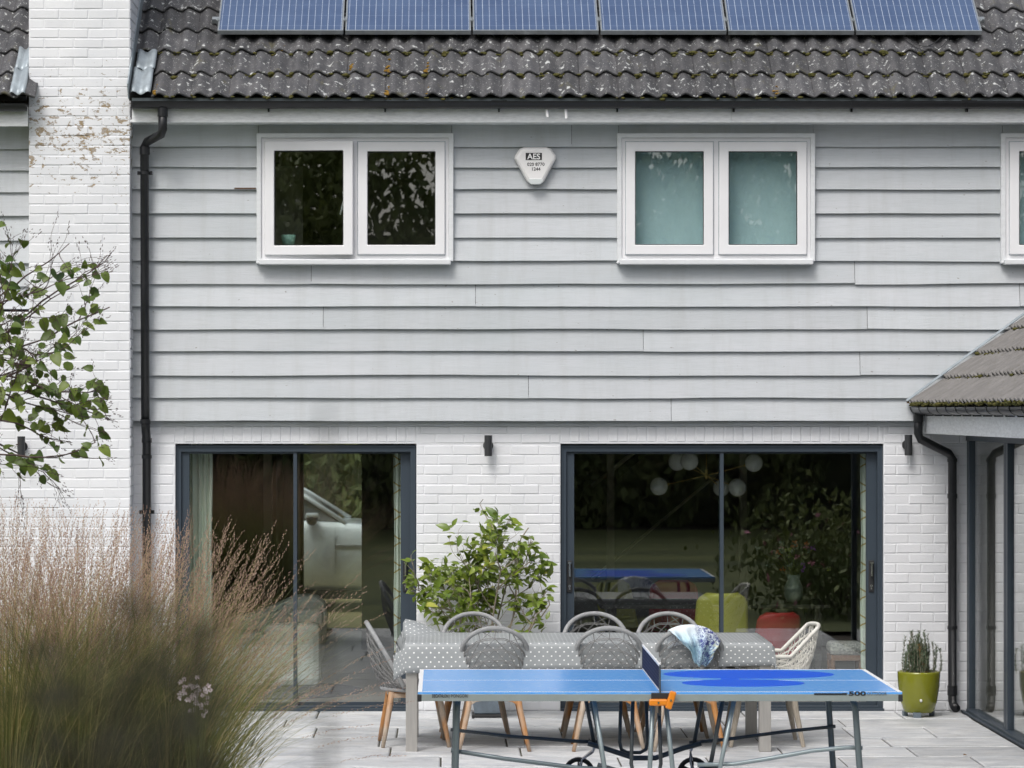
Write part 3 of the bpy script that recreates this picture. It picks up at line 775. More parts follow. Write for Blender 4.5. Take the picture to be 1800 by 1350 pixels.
nt.links.new(cc, b.inputs['Base Color']); b.inputs['Roughness'].default_value = .30; b.inputs['Coat Weight'].default_value = .6; b.inputs['Coat Roughness'].default_value = .08
mat('alu', (.50,.54,.56), .35, metal=.8, var=.15, vscale=20)
PV = .80; PN = .135
fr = MB().add([], []); Wd, Ln = .990, 1.66
sp_frame = MB()
for (x0, x1, y0, y1) in ((0,Wd,0,.012),(0,Wd,Ln-.012,Ln),(0,.012,.0121,Ln-.0121),(Wd-.012,Wd,.0121,Ln-.0121)): sp_frame.box(x0,x1,y0,y1,-.036,.0)
fme = sp_frame.mesh('panel_frame'); fme.materials.append(M['alu'])
cme = MB().box(.0122, Wd-.0122, .0122, Ln-.0122, -.010, -.003).mesh('cells'); cme.materials.append(M['solar_cells'])
kme = MB().box(-.014, .0, -.02, .02, -.05, .004).box(-.020, .006, -.014, .014, .0045, .008).tube([(-.007,0,.008),(-.007,0,.016)], .005, 8).mesh('clamp'); kme.materials.append(M['alu'])
ords = ['leftmost solar panel of the row, nearest the white chimney', 'second solar panel from the chimney', 'third solar panel from the chimney', 'fourth solar panel from the chimney, above the alarm box', 'fifth solar panel from the chimney, next to last of the row', 'rightmost solar panel at the far end of the row from the chimney']
px0 = (383-VPX)*24.37/F
for k in range(6):
    t = thing('solar_panel', ords[k], 'solar panel', rp(px0+k*1.0062, PV+rt.uniform(-.006,.006), PN), 0, 'solar panels in a row on the roof')
    t.rotation_euler = rot_main
    put('panel_frame', fme, None, t); put('cells', cme, None, t)
    put('clamp', kme, None, t, (0, .16, 0))
    if k == 5: put('clamp', kme, None, t, (Wd+.014, .16, 0))
rails = MB()
for v in (1.05, 2.1): rails.add([rp(px0-.06,v,.05), rp(px0+6.08,v,.05), rp(px0+6.08,v+.04,.05), rp(px0-.06,v+.04,.05), rp(px0-.06,v,.09), rp(px0+6.08,v,.09), rp(px0+6.08,v+.04,.09), rp(px0-.06,v+.04,.09)], [(0,3,2,1),(4,5,6,7),(0,1,5,4),(1,2,6,5),(2,3,7,6),(3,0,4,7)])
part('mounting_rail', rails, 'alu', parent=roof)
cb = MB().tube([rp(X_(1588+6*i,.1), .82-.23*math.sin(math.pi*i/14)**.8 - .0*i, .075) for i in range(15)], .0035, 6).tube([rp(X_(1592+4.6*i,.1), .80-.14*math.sin(math.pi*i/14), .078) for i in range(15)], .0035, 6)
tag(cb.build('cable', M['black_metal'], None, smooth=True), 'thin dark cable looping out below the solar panels', 'cable')

# ------------------------------------------------------------------ alarm box
ax, ay, az = X_(941,-.15), -.105, Z_(292,-.15)
al = thing('alarm_box', 'white alarm box with black lettering on the grey boards', 'alarm box', (ax, ay, az))
s = 1/226.0
poly = [(-36,18),(-28,30.5),(-20,33.5),(20,33.5),(28,30.5),(36.5,18),(36.5,13),(16,-26),(9,-32),(-8,-32),(-15,-26),(-36.5,13)]
body = MB()
for (k, yy) in ((1.0, 0.0), (1.0, -.03), (.93, -.052), (.80, -.060)): body.v += [(x*s*k, yy, (z*k+(1-k)*2)*s) for x, z in poly]
n = len(poly)
for r_ in range(3):
    for q in range(n):
        j = (q+1)%n; body.f.append((r_*n+q, r_*n+j, r_*n+n+j, r_*n+n+q))
body.f.append(tuple(3*n+q for q in range(n)))
mat('alarm_white', (.80,.79,.79), .35)
body.build('case', M['alarm_white'], al, bevel=.003)
mat('alarm_lens', (.62,.66,.66), .25, coat=.3); mat('print_black', (.012,.012,.014), .5); mat('print_white', (.85,.85,.85), .5)
MB().prism([(-11*s,-22*s),(11*s,-22*s),(15*s,-26*s),(9*s,-32.5*s),(-8*s,-32.5*s),(-14*s,-26*s)], -.064, -.02).build('strobe_lens', M['alarm_lens'], al, bevel=.006)
MB().box(-17*s, 11.5*s, -.0625, -.0595, 10.5*s, 23*s).build('badge', M['print_black'], al)
for (tx, sz, x, z, mm, dy, bold) in (('AES', .062, -2.8, 11.9, 'print_white', -.0632, .0012), ('020 8770', .036, .8, .2, 'print_black', -.0608, .0006), ('1244', .036, .8, -8.2, 'print_black', -.0608, .0006)):
    put('lettering', text_mesh(tx, sz, .0005, bold, 'CENTER'), M[mm], al, (x*s, dy, z*s), (R(90), 0, 0))

# ------------------------------------------------------------------ wall lamps
def lamp(px, py, Y, label):
    c = at(px, py, Y); t = thing('wall_lamp', label, 'wall lamp', (c[0], Y, c[2]), 0, 'up and down lights on the brick wall')
    MB().tube([(0,-.008,0),(0,-.028,0)], .040, 20).build('back_plate', M['lamp_black'], t)
    MB().tube([(0,-.02,0),(0,-.06,0)], .014, 10).build('arm', M['lamp_black'], t)
    MB().lathe([(.0,-.078),(.024,-.078),(.024,-.082),(.030,-.082),(.030,.080),(.027,.080),(.027,.072),(.0,.072)], 20, (0,-.085,0)).build('barrel', M['lamp_black'], t)
    for z in (-.028, .020): MB().lathe([(.0305,z-.0012),(.0312,z),(.0305,z+.0012)], 20, (0,-.085,0)).build('seam', M['black_metal'], t)
    return t
lamp(858, 783, 0, 'black wall lamp between the two sliding doors'); lamp(1594, 782, 0, 'black wall lamp right of the wide sliding door'); lamp(40, 785, CYF, 'black wall lamp on the chimney breast behind the twigs')

# ================================================================== GLAZED EXTENSION (right)
ext = thing('house_extension', 'low glazed extension with brown tiled roof at the right', 'extension')
def epart(name, mb, m, parent=ext, **k): return mb.build(name, M[m], parent, **k)
EX = 4.10; EY = -6.6
m, nt, b = nm('brown_tile'); p = posn(nt)
c = mixc(nt, ramp(nt, noise(nt, p, 6, 5, .7), .35, .7), (.155,.148,.143), (.215,.205,.20))
c = mixc(nt, mth(nt, 'MULTIPLY', ramp(nt, noise(nt, p, 40, 4, .7), .56, .72), .5), c, (.10,.095,.05))
nt.links.new(c, b.inputs['Base Color']); b.inputs['Roughness'].default_value = .8; bump(nt, b, noise(nt, p, 120, 3), .4, .004)
PH = R(36.6); ce, se = math.cos(PH), math.sin(PH); E_X, E_Z = X_(1606,-.1), Z_(712,-.1)-.02
def ep(y, v, n): return (E_X+v*ce-n*se, y, E_Z+v*se+n*ce)
eroof = epart('roof', MB().add([ep(-.02,.05,-.04),ep(EY,.05,-.04),ep(EY,3.4,-.04),ep(-.02,3.4,-.04),ep(-.02,.05,0),ep(EY,.05,0),ep(EY,3.4,0),ep(-.02,3.4,0)],
   [(0,3,2,1),(4,5,6,7),(0,1,5,4),(1,2,6,5),(2,3,7,6),(3,0,4,7)]), 'underlay')
rot_e = Matrix(((0, ce, -se), (-1, 0, 0), (0, se, ce))).to_euler()
et = []
for me in tiles:
    m2 = me.copy(); m2.materials.clear(); m2.materials.append(M['brown_tile']); et.append(m2)
for r_ in range(5):
    y = -.13
    while y > EY+.2:
        put('roof_tile', rt.choice(et), None, eroof, ep(y-.15, r_*GA+rt.uniform(-.004,.004), rt.uniform(-.002,.003)), rot_e); y -= .30
f2 = MB()
for k in range(5, 10): f2.add([ep(-.1,k*GA,.05),ep(EY,k*GA,.05),ep(EY,k*GA+.34,.02),ep(-.1,k*GA+.34,.02),ep(-.1,k*GA,.02),ep(EY,k*GA,.02)], [(0,1,2,3),(0,4,5,1)])
tag(epart('upper_tiles', f2, 'brown_tile', parent=eroof), kind='stuff')
def emoss(r_): 
    row = r_.choice([0,0,0,0,0,1,2,3]); y = -.13-.15*r_.randint(0,38)-r_.gauss(.05,.022); return ep(y, row*GA+r_.uniform(-.012,.004), .028+r_.uniform(-.005,.02))
tag(epart('moss', moss_bits(420, emoss, 'moss', 14, .006, .014), 'moss', parent=eroof, smooth=True), kind='stuff')
fl = MB(); fl.grid(lambda i, j: ep(-.115-.03*i, -.02+j*.42, .075+.012*(i==1)), 2, 8); epart('flashing', fl, 'lead', parent=eroof, solid=.005)
lfm = MB()
for (px, py, sg) in ((1776,573,1),(1606,703,1),(1603,706,-1)):
    c = at(px, py, -.14)
    for k in range(5):
        e = Euler((rt.uniform(0,6), rt.uniform(0,6), rt.uniform(0,6))).to_matrix(); q = Vector(c)+Vector((rt.gauss(0,.012), rt.gauss(0,.01), rt.gauss(.005,.008)))
        lfm.add([q+e@Vector((-.02,0,0)), q+e@Vector((0,-.011,.003)), q+e@Vector((.02,0,0)), q+e@Vector((0,.011,.003))], [(0,1,2,3)])
mat('dead_leaf', (.45,.22,.05), .8, var=.5, vscale=60); tag(epart('leaf_litter', lfm, 'dead_leaf', parent=eroof, fix=False), kind='stuff')
# eaves
fx = X_(1626,-.1)
epart('fascia', MB().box(fx, fx+.022, EY, -.02, Z_(762,-.1), Z_(722,-.1)), 'fascia_paint')
epart('soffit', MB().box(fx+.023, EX+.05, EY, -.012, Z_(762,-.1)+.004, Z_(762,-.1)+.016), 'white_trim')
egx, egz = X_(1612,-.1), Z_(716,-.1)
em = MB(); half_round(em, (egx, -.06, egz), (egx, EY, egz), .054, (1,0,0)); eg = epart('gutter', em, 'black_gutter')
for k in range(14):
    yy = -.10-.42*k; bm_ = MB(); half_round(bm_, (egx, yy, egz+.003), (egx, yy-.022, egz+.003), .059, (1,0,0)); bm_.box(egx+.0, fx-.001, yy-.016, yy-.006, egz-.066, egz-.056)
    epart('gutter_bracket', bm_, 'black_gutter', parent=eg)
pts = [at(1614,724,-.16), at(1614,762,-.15), at(1618,772,-.14), at(1668,797,-.10), at(1674,806,-.095), at(1674,1232,-.095), at(1677,1241,-.12), at(1681,1246,-.16)]
ed = epart('downpipe', MB().tube(pts, .034, 14), 'black_gutter', smooth=True)
for (p0, p1) in ((728,742), (806,812), (868,876), (1100,1106), (1205,1222)):
    cx = 1614 if p0 < 760 else 1674; epart('pipe_collar', MB().tube([at(cx,p0,-.16 if cx == 1614 else -.095), at(cx,p1,-.16 if cx == 1614 else -.095)], .039, 14), 'black_gutter', parent=ed)
# glazed wall on the plane X = EX
zh = Z_(775,-.1)
def epost(y0, y1, w=.06, name='post'): return epart(name, MB().box(EX-.005, EX+w, y0, y1, .0, zh), 'door_grey', bevel=.004)
epost(-.125, -.012); p2 = -1.60
epost(p2-.06, p2); epost(p2-.16, p2-.075, .05); epost(-3.9, -3.84); epost(-5.4, -5.34); epost(EY, EY+.06)
epart('head_rail', MB().box(EX-.012, EX+.06, EY, -.012, zh+.001, Z_(762,-.1)+.003), 'door_grey')
epart('bottom_track', MB().box(EX-.03, EX+.055, EY, -.126, -.008, .03).box(EX-.055, EX-.031, EY, -.02, -.008, .012), 'door_grey', bevel=.003)
for (a, b_) in ((p2, -.125), (-3.84, p2-.16), (-5.34, -3.9), (EY+.06, -5.4)):
    epart('pane', MB().box(EX+.02, EX+.026, a, b_, .03, zh), 'side_glass')
er = epart('room', MB().quad((EX+.07,-.01,.0),(8,-.01,.0),(8,-.01,2.5),(EX+.07,-.01,2.5)).quad((8,-.01,0),(8,EY,0),(8,EY,2.5),(8,-.01,2.5)).quad((EX+.07,EY,0),(8,EY,0),(8,EY,2.5),(EX+.07,EY,2.5)), 'plaster', fix=False)
epart('room_floor', MB().quad((EX+.06,-.01,.004),(8,-.01,.004),(8,EY,.004),(EX+.06,EY,.004)), 'oak_floor', parent=er, fix=False)
epart('room_ceiling', MB().quad((EX+.06,-.01,2.42),(8,-.01,2.42),(8,EY,2.42),(EX+.06,EY,2.42)), 'ceiling_paint', parent=er, fix=False)
epart('end_wall', MB().box(EX+.07, 8, EY-.2, EY-.005, -.05, 2.45), 'painted_brick')

# ================================================================== CURTAINS
def curtain(px0, px1, Y, m, label, n=6, ztop=2.2):
    x0, x1 = X_(px0,Y), X_(px1,Y); t = thing('curtain', label, 'curtain', ((x0+x1)/2, Y, .03))
    mb = MB(); N = 48; L = x1-x0
    mb.grid(lambda i, j: (-L/2+L*i/N+.004*math.sin(j*1.3+i*.2), .022*math.sin(2*math.pi*n*i/N+.25*math.sin(j*.8))*(1-.25*j/10)+.006*math.sin(i*.9+j*.6), ztop*j/10), N, 10)
    mb.build('drape', M[m], t, smooth=True, solid=.004)
    MB().tube([(-L/2-.03,0,ztop+.012),(L/2+.03,0,ztop+.012)], .012, 8).build('track', M['window_white'], t)
curtain(333, 373, .30, 'linen', 'pale sage curtain at the left of the sitting room door', 4)
curtain(693, 716, .32, 'hex_curtain', 'narrow patterned curtain at the right of the sitting room door', 3)
curtain(1513, 1545, .30, 'hex_curtain', 'white curtain with gold hexagons at the right of the wide door', 3)

# ================================================================== ROPE DINING CHAIRS
m, nt, b = nm('rope_grey'); p = nt.nodes.new('ShaderNodeTexCoord')
nt.links.new(mixc(nt, ramp(nt, noise(nt, p.outputs['Object'], 25, 4), .35, .7), (.28,.287,.292), (.365,.372,.378)), b.inputs['Base Color']); b.inputs['Roughness'].default_value = .8
wv = nd(nt, 'ShaderNodeTexWave', Scale=60.0, Distortion=1.0); wv.bands_direction = 'DIAGONAL'; nt.links.new(p.outputs['Object'], wv.inputs['Vector']); bump(nt, b, wv.outputs['Fac'], .5, .003)
m, nt, b = nm('rope_thin')
nt.links.new(mixc(nt, ramp(nt, noise(nt, posn(nt), 60, 3), .35, .7), (.17,.17,.17), (.24,.24,.235)), b.inputs['Base Color']); b.inputs['Roughness'].default_value = .8
m, nt, b = nm('rope_pale')
nt.links.new(mixc(nt, ramp(nt, noise(nt, posn(nt), 25, 4), .35, .7), (.74,.73,.68), (.60,.585,.53)), b.inputs['Base Color']); b.inputs['Roughness'].default_value = .85
m, nt, b = nm('teak'); p = nt.nodes.new('ShaderNodeTexCoord')
mp = nd(nt, 'ShaderNodeMapping', Scale=(1,1,.18)); nt.links.new(p.outputs['Object'], mp.inputs[0])
og = mixc(nt, ramp(nt, noise(nt, mp.outputs[0], 40, 5, .6), .3, .7), (.50,.235,.075), (.36,.155,.045))
gy_ = mixc(nt, ramp(nt, noise(nt, mp.outputs[0], 60, 5, .6), .3, .7), (.50,.42,.34), (.36,.29,.22))
fc = mth(nt, 'ADD', ramp(nt, noise(nt, posn(nt, (1,1,.5)), 5, 3), .40, .58), 0)
nt.links.new(mixc(nt, fc, og, gy_), b.inputs['Base Color']); b.inputs['Roughness'].default_value = .6; bump(nt, b, noise(nt, mp.outputs[0], 90, 4), .2, .002)
mat('weathered_wood', (.45,.40,.33), .7, c2=(.30,.26,.21), vscale=30, stretch=(3,3,.4), bmp=.2, bscale=60)
mat('cushion_grey', (.47,.45,.45), .9, var=.15, vscale=20, bmp=.2, bscale=200)
mat('steel_badge', (.65,.62,.58), .35, metal=.8)

def arch_pt(t):        # t in 0..1 along the inverted U, in chair coordinates (chair faces +Y)
    a = math.pi*t; w_ = .232
    if t < .28: k = t/.28; x, h = -w_*(1-.0*k)-.006*math.sin(math.pi*k), .52*k
    elif t > .72: k = (1-t)/.28; x, h = w_+.006*math.sin(math.pi*k), .52*k
    else:
        q = (t-.28)/.44*math.pi; x, h = -w_*math.cos(q)*(1+.0), .52+.48*math.sin(q)**.82
    z = .415+.445*h; y = -.08-.255*h**1.05
    return Vector((x, y, z))
def rim_pt(t):         # rear half of the seat rim
    q = math.pi*t; return Vector((-.232*math.cos(q), -.02-.215*math.sin(q), .405))
def weave(mb, A, B, n, courses, r, bulge=.035, zig=True, seg=5):
    def S(t, s):
        a, b_ = B(t), A(t); p = a.lerp(b_, s); d = Vector((a.x*.35, -1, 0)).normalized()
        return p + d*bulge*math.sin(math.pi*s)
    ss = [0]+courses+[1.0]
    for i in range(n):
        t0 = .02+.96*(i+.5)/n; dt = .96/n*.5
        for sg in (-1, 1):
            pts = []
            for k, s in enumerate(ss):
                off = dt*(sg if (k+i) % 2 == 0 else -sg) if zig and 0 < k < len(ss)-1 else dt*sg*.9
                pts.append(S(min(.99, max(.01, t0+off)), s))
            mb.tube(pts, r, 4, cap=False)
    for s in courses:
        for ds in (-.010, .012):
            mb.tube([S(.015+.97*k/22, s+ds+.006*math.sin(k*2.2)) for k in range(23)], r*1.1, 4, cap=False)
def make_chair():
    t = thing('dining_chair', 'x', 'chair')
    MB().tube([arch_pt(k/40) for k in range(41)], .0165, 10).build('back_arch', M['rope_grey'], t, smooth=True)
    wm = MB(); weave(wm, arch_pt, rim_pt, 14, [.16,.33,.50,.67,.84], .0030)
    tag(wm.build('rope_weave', M['rope_thin'], t, fix=False), kind='stuff')
    MB().tube([(.228*math.cos(2*math.pi*k/36), .225*math.sin(2*math.pi*k/36), .402) for k in range(36)], .019, 8, closed=True).build('seat_rim', M['rope_grey'], t, smooth=True)
    MB().lathe([(.0,.398),(.20,.398),(.215,.41),(.21,.432),(.17,.446),(.0,.45)], 28).build('cushion', M['cushion_grey'], t, smooth=True)
    ap = MB()
    for sy in (-1, 1):
        ap.prism([(-.165,.375),(.165,.375),(.165,.318),(.15,.322),(.125,.338),(.08,.345),(-.08,.345),(-.125,.338),(-.15,.322),(-.165,.318)], sy*.172-.011, sy*.172+.011)
    for sx_ in (-1, 1): ap.box(sx_*.172-.011, sx_*.172+.011, -.158, .158, .343, .374)
    ap.build('apron', M['teak'], t, bevel=.003)
    MB().ball((0, -.186, .360), (.019, .004, .008), 12, 6).build('badge', M['steel_badge'], t, smooth=True)
    for sx_ in (-1, 1):
        for sy in (-1, 1):
            MB().tube([(sx_*.168, sy*.168, .384), (sx_*.178, sy*.178, .30), (sx_*.21, sy*.205, .15), (sx_*.243, sy*.232, .0)], [.020,.021,.019,.013], 10).build('leg', M['teak'], t, smooth=True)
    return t
proto = make_chair()
spots = [  # x, y, facing (0 = towards the house), label
 (.345, -2.66, R(1), 'grey rope chair with its back to us at the left of the near side'),
 (1.145, -2.66, R(-1.5), 'grey rope chair with its back to us, middle of the near side'),
 (1.69, -2.66, R(1), 'grey rope chair with a towel over its back'),
 (.225, -1.80, R(181), 'grey rope chair across the table, in front of the leafy shrub'),
 (1.105, -1.80, R(179), 'grey rope chair across the table, left of the wide door'),
 (1.65, -1.80, R(180), 'grey rope chair across the table, behind the towel'),
 (-.21, -2.40, R(-90+4), 'grey rope chair seen from the side at the left table end')]
for i, (x, y, a, lb) in enumerate(spots):
    o = proto if i == 0 else copy_tree(proto)
    o.location = (x, y, 0); o.rotation_euler = (0, 0, a); o['label'] = lb; o['group'] = 'rope chairs around the dining table'
# ivory armchair at the right table end
ar = thing('armchair', 'ivory woven armchair with weathered legs at the right table end', 'chair', (2.26, -2.36, 0), R(90))
def arm_pt(t):   # rim: arms forward, rising to the back
    if t < .25: k = t/.25; return Vector((-.29, .17-.33*k, .635))
    if t < .40: k = (t-.25)/.15; return Vector((-.29+.03*k, -.16-.19*k, .635+.195*k))
    if t < .60: k = (t-.40)/.20; return Vector((-.26+.52*k, -.35-.035*math.sin(math.pi*k), .83+.012*math.sin(math.pi*k)))
    if t < .75: k = (t-.60)/.15; return Vector((.26+.03*k, -.35+.19*k, .83-.195*k))
    k = (t-.75)/.25; return Vector((.29, -.16+.33*k, .635))
def arm_rim(t):
    if t < .3: k = t/.3; return Vector((-.25, .20-.38*k, .40))
    if t < .7: q = (t-.3)/.4*math.pi; return Vector((-.25*math.cos(q), -.18-.06*math.sin(q), .40))
    k = (t-.7)/.3; return Vector((.25, -.18+.38*k, .40))
MB().tube([arm_pt(k/48) for k in range(49)], .014, 8).build('rim', M['rope_pale'], ar, smooth=True)
wm = MB(); weave(wm, arm_pt, arm_rim, 32, [.16,.33,.5,.67,.84], .0030, bulge=.03)
tag(wm.build('rope_weave', M['rope_pale'], ar, fix=False), kind='stuff')
MB().tube([arm_rim(k/30) for k in range(31)]+[(.24,.24,.40),(-.24,.24,.40)], .016, 8, closed=True).build('seat_rim', M['rope_pale'], ar, smooth=True)
MB().box(-.23, .23, -.19, .23, .392, .43).build('cushion', M['cushion_grey'], ar, bevel=.015)
MB().box(-.20, .20, -.19, -.165, .335, .385).box(-.20, .20, .165, .19, .335, .385).box(-.20, -.175, -.164, .164, .34, .38).box(.175, .20, -.164, .164, .34, .38).build('apron', M['weathered_wood'], ar, bevel=.003)
for sx_ in (-1, 1):
    for sy in (-1, 1): MB().tube([(sx_*.20, sy*.19, .385), (sx_*.215, sy*.205, .25), (sx_*.25, sy*.255, 0)], [.023,.022,.014], 8).build('leg', M['weathered_wood'], ar)

# ================================================================== DINING TABLE AND CLOTH
TX, TX1, TY, TY1, TZ = X_(713,-2.9), X_(1356,-2.9), -2.90, -1.87, .745
dt_ = thing('dining_table', 'long outdoor dining table on square steel legs', 'table', (0,0,0))
mat('brushed_steel', (.50,.48,.45), .38, metal=.6, var=.15, vscale=10, stretch=(6,6,.4))
MB().box(TX, TX1, TY, TY1, TZ-.035, TZ-.004).build('table_top', M['weathered_wood'], dt_)
for (x, y) in ((TX, TY), (TX1-.083, TY), (TX, TY1-.083), (TX1-.083, TY1-.083)):
    MB().box(x+.001, x+.081, y+.001, y+.081, 0, TZ-.036).build('leg', M['brushed_steel'], dt_, bevel=.003)
MB().box(TX+.083, TX1-.085, TY+.02, TY+.045, TZ-.11, TZ-.036).box(TX+.083, TX1-.085, TY1-.045, TY1-.02, TZ-.11, TZ-.036).build('rail', M['brushed_steel'], dt_)
m, nt, b = nm('dotted_oilcloth'); uv = nt.nodes.new('ShaderNodeUVMap'); sp_ = nt.nodes.new('ShaderNodeSeparateXYZ'); nt.links.new(uv.outputs[0], sp_.inputs[0])
PX_, PY_ = .0575, .0645
def dots(ox, oy):
    u = mth(nt, 'SUBTRACT', mth(nt, 'FRACT', mth(nt, 'ADD', mth(nt, 'DIVIDE', sp_.outputs['X'], PX_), ox)), .5)
    v = mth(nt, 'SUBTRACT', mth(nt, 'FRACT', mth(nt, 'ADD', mth(nt, 'DIVIDE', sp_.outputs['Y'], PY_), oy)), .5)
    u = mth(nt, 'MULTIPLY', u, PX_); v = mth(nt, 'MULTIPLY', v, PY_)
    return mth(nt, 'LESS_THAN', mth(nt, 'SQRT', mth(nt, 'ADD', mth(nt, 'MULTIPLY', u, u), mth(nt, 'MULTIPLY', v, v))), .0056)
dd = mth(nt, 'MAXIMUM', dots(0,0), dots(.5,.5))
base = mixc(nt, ramp(nt, noise(nt, posn(nt), 4, 4), .35, .7), (.28,.30,.31), (.325,.345,.355))
nt.links.new(mixc(nt, dd, base, (.88,.88,.88)), b.inputs['Base Color']); b.inputs['Roughness'].default_value = .5; b.inputs['Coat Weight'].default_value = .1; b.inputs['Coat Roughness'].default_value = .10
bump(nt, b, noise(nt, posn(nt), 5, 4, .5), .12, .02)
cl = MB(); L, Wd_ = TX1-TX, TY1-TY
As = [-.20,-.17,-.13,-.09,-.05,-.02,0]+[L*k/30 for k in range(1,30)]+[L,L+.02,L+.05,L+.09,L+.13,L+.17]
Bs = [-.205,-.16,-.11,-.06,-.02,0]+[Wd_*k/12 for k in range(1,12)]+[Wd_,Wd_+.03,Wd_+.08,Wd_+.14]
uvs = []
def cloth(i, j):
    a, b_ = As[i], Bs[j]
    f = 1-.26*max(0, min(1, a/L))
    if b_ < 0: b_ *= f
    ax_ = max(0, -a, a-L); by = max(0, -b_, b_-Wd_)
    sx_ = -1 if a < 0 else 1; sy = -1 if b_ < 0 else 1
    x = TX+min(max(a,0),L); y = TY+min(max(b_,0),Wd_); z = TZ+.003
    if ax_ and by:
        if sx_ < 0:      # stiff corner standing out in the plane of the long side
            k = min(1, ax_/.20); x -= .085*k; y += sy*(.006+.02*by-.02*k); z -= by+.055*k
        else: x += .018+.10*min(ax_,by)+.04*ax_; y += sy*(.006+.1*min(ax_,by)); z -= max(ax_,by)+.28*min(ax_,by)
    elif ax_:
        x += sx_*(.010+.07*ax_+.008*math.sin(b_*9)); z -= ax_
    elif by:
        y += sy*(.008+.05*by+.006*math.sin(a*5.0)*by/.1); z -= by
    else: z += .0012*math.sin(a*14)*math.sin(b_*9)
    # bunched-up corner at the far left
    d = math.hypot(a-.02, (b_-Wd_+.05)*.8)
    if d < .24: k = (1-d/.24); z += .125*k**1.1; x += -.015*k; y += -.03*k+.018*math.sin(a*45)*k
    uvs.append((As[i], Bs[j])); return (x, y, z)
cl.grid(cloth, len(As)-1, len(Bs)-1); cl.uv = uvs
tag(cl.build('tablecloth', M['dotted_oilcloth'], None, smooth=True, solid=.0025), 'grey oilcloth with white dots over the dining table', 'tablecloth')

# towel thrown over the third chair
m, nt, b = nm('towel_print'); p = nt.nodes.new('ShaderNodeUVMap')
sq = nt.nodes.new('ShaderNodeSeparateXYZ'); nt.links.new(p.outputs[0], sq.inputs[0])
n1 = noise(nt, p.outputs[0], 3.2, 5, .7, 1.6); n2 = noise(nt, p.outputs[0], 9, 5, .75, 2.5)
c = mixc(nt, ramp(nt, sq.outputs['Y'], .25, .7), (.78,.82,.86), (.42,.62,.72))
right = ramp(nt, sq.outputs['X'], .42, .62)
bl = mth(nt, 'MULTIPLY', ramp(nt, n2, .46, .54), mth(nt, 'MAXIMUM', right, mth(nt, 'MULTIPLY', ramp(nt, n1, .5, .6), .7)))
c = mixc(nt, bl, c, (.06,.075,.26))
c = mixc(nt, mth(nt, 'MULTIPLY', ramp(nt, sq.outputs['X'], .86, .93), ramp(nt, n1, .5, .6)), c, (.68,.70,.52))
nt.links.new(c, b.inputs['Base Color']); b.inputs['Roughness'].default_value = .95
tw = thing('towel', 'crumpled pale blue and indigo patterned towel over a chair back', 'towel', (1.69, -2.66, 0))
mb = MB(); NU, NV = 30, 26; uvs = []
def tow(i, j):
    u = i/NU*2-1; v = j/NV         # v: 0 back hem .. .22 top .. 1 front hem
    cx = .035
    half = .185 if v < .25 else .185-.10*(v-.25)/.75
    x = cx+u*half+ (.03*(v-.25) if v > .25 else 0)
    tpar = .5+.22*max(-1, min(1, (x/.232)))*1.0
    top = arch_pt(min(.93, max(.07, .28+.44*math.acos(max(-1,min(1,-x/.234)))/math.pi)))
    zt_ = top.z+.018; y0 = top.y
    w_ = .026*math.sin(u*8+v*4+2*mnoise.noise(Vector((u*2,v*3,9))))+.013*math.sin(u*17+1-v*5)+.03*mnoise.noise(Vector((u*3, v*4, 2)))
    if v < .22: s_ = (.22-v)/.22; z = zt_-.13*s_; y = y0+.020+.01*math.sin(u*8)+.035*s_
    elif v < .30: s_ = (v-.22)/.08; z = zt_+.006*math.sin(math.pi*s_); y = y0+.020-.042*s_
    else:
        s_ = (v-.30)/.70; ln = .27*(1-.45*max(0,-u)**1.2-.22*max(0,u)**2)
        z = zt_-ln*s_*(1+.22*mnoise.noise(Vector((u*2.6, 5, 1))))-.012*math.sin(u*9)*s_; x += .022*mnoise.noise(Vector((u*2, v*5, 7)))*s_; y = y0-.024-.018*s_+w_*min(1,s_*2.5)+.10*s_*s_*.2-.03*math.sin(math.pi*s_)
    uvs.append(((u+1)/2, v)); return (x, y, z)
mb.grid(tow, NU, NV); mb.uv = uvs
mb.build('cloth', M['towel_print'], tw, smooth=True, solid=.004)

# ================================================================== TABLE-TENNIS TABLE
PX0, PX1, PYN, PYF, PZ = -.147, 2.597, -6.70, -5.175, .760
pm = (PX0+PX1)/2
tt = thing('table_tennis_table', 'blue table-tennis table on grey tube legs in the foreground', 'table', (0,0,0))
m, nt, b = nm('blue_top'); b.inputs['Base Color'].default_value = (.10,.37,.84,1); b.inputs['Roughness'].default_value = .26; b.inputs['Coat Weight'].default_value = .10; b.inputs['Coat Roughness'].default_value = .2
nt.links.new(mixc(nt, ramp(nt, noise(nt, posn(nt), 30, 4, .7), .45, .8), (.095,.35,.82), (.20,.44,.80)), b.inputs['Base Color'])
mat('deep_blue', (.0,.085,.62), .45, spec=.15); mat('line_white', (.82,.83,.84), .4); mat('apron_grey', (.30,.345,.34), .42, metal=.25, var=.1, vscale=10)
mat('tube_grey', (.13,.16,.17), .38, metal=.35); mat('tube_dark', (.07,.08,.085), .4, metal=.3); mat('tube_light', (.26,.31,.32), .35, metal=.35)
mat('orange_plastic', (.70,.22,.01), .4, coat=.2); mat('tyre_rubber', (.014,.014,.015), .7); mat('net_navy', (.015,.02,.05), .8)
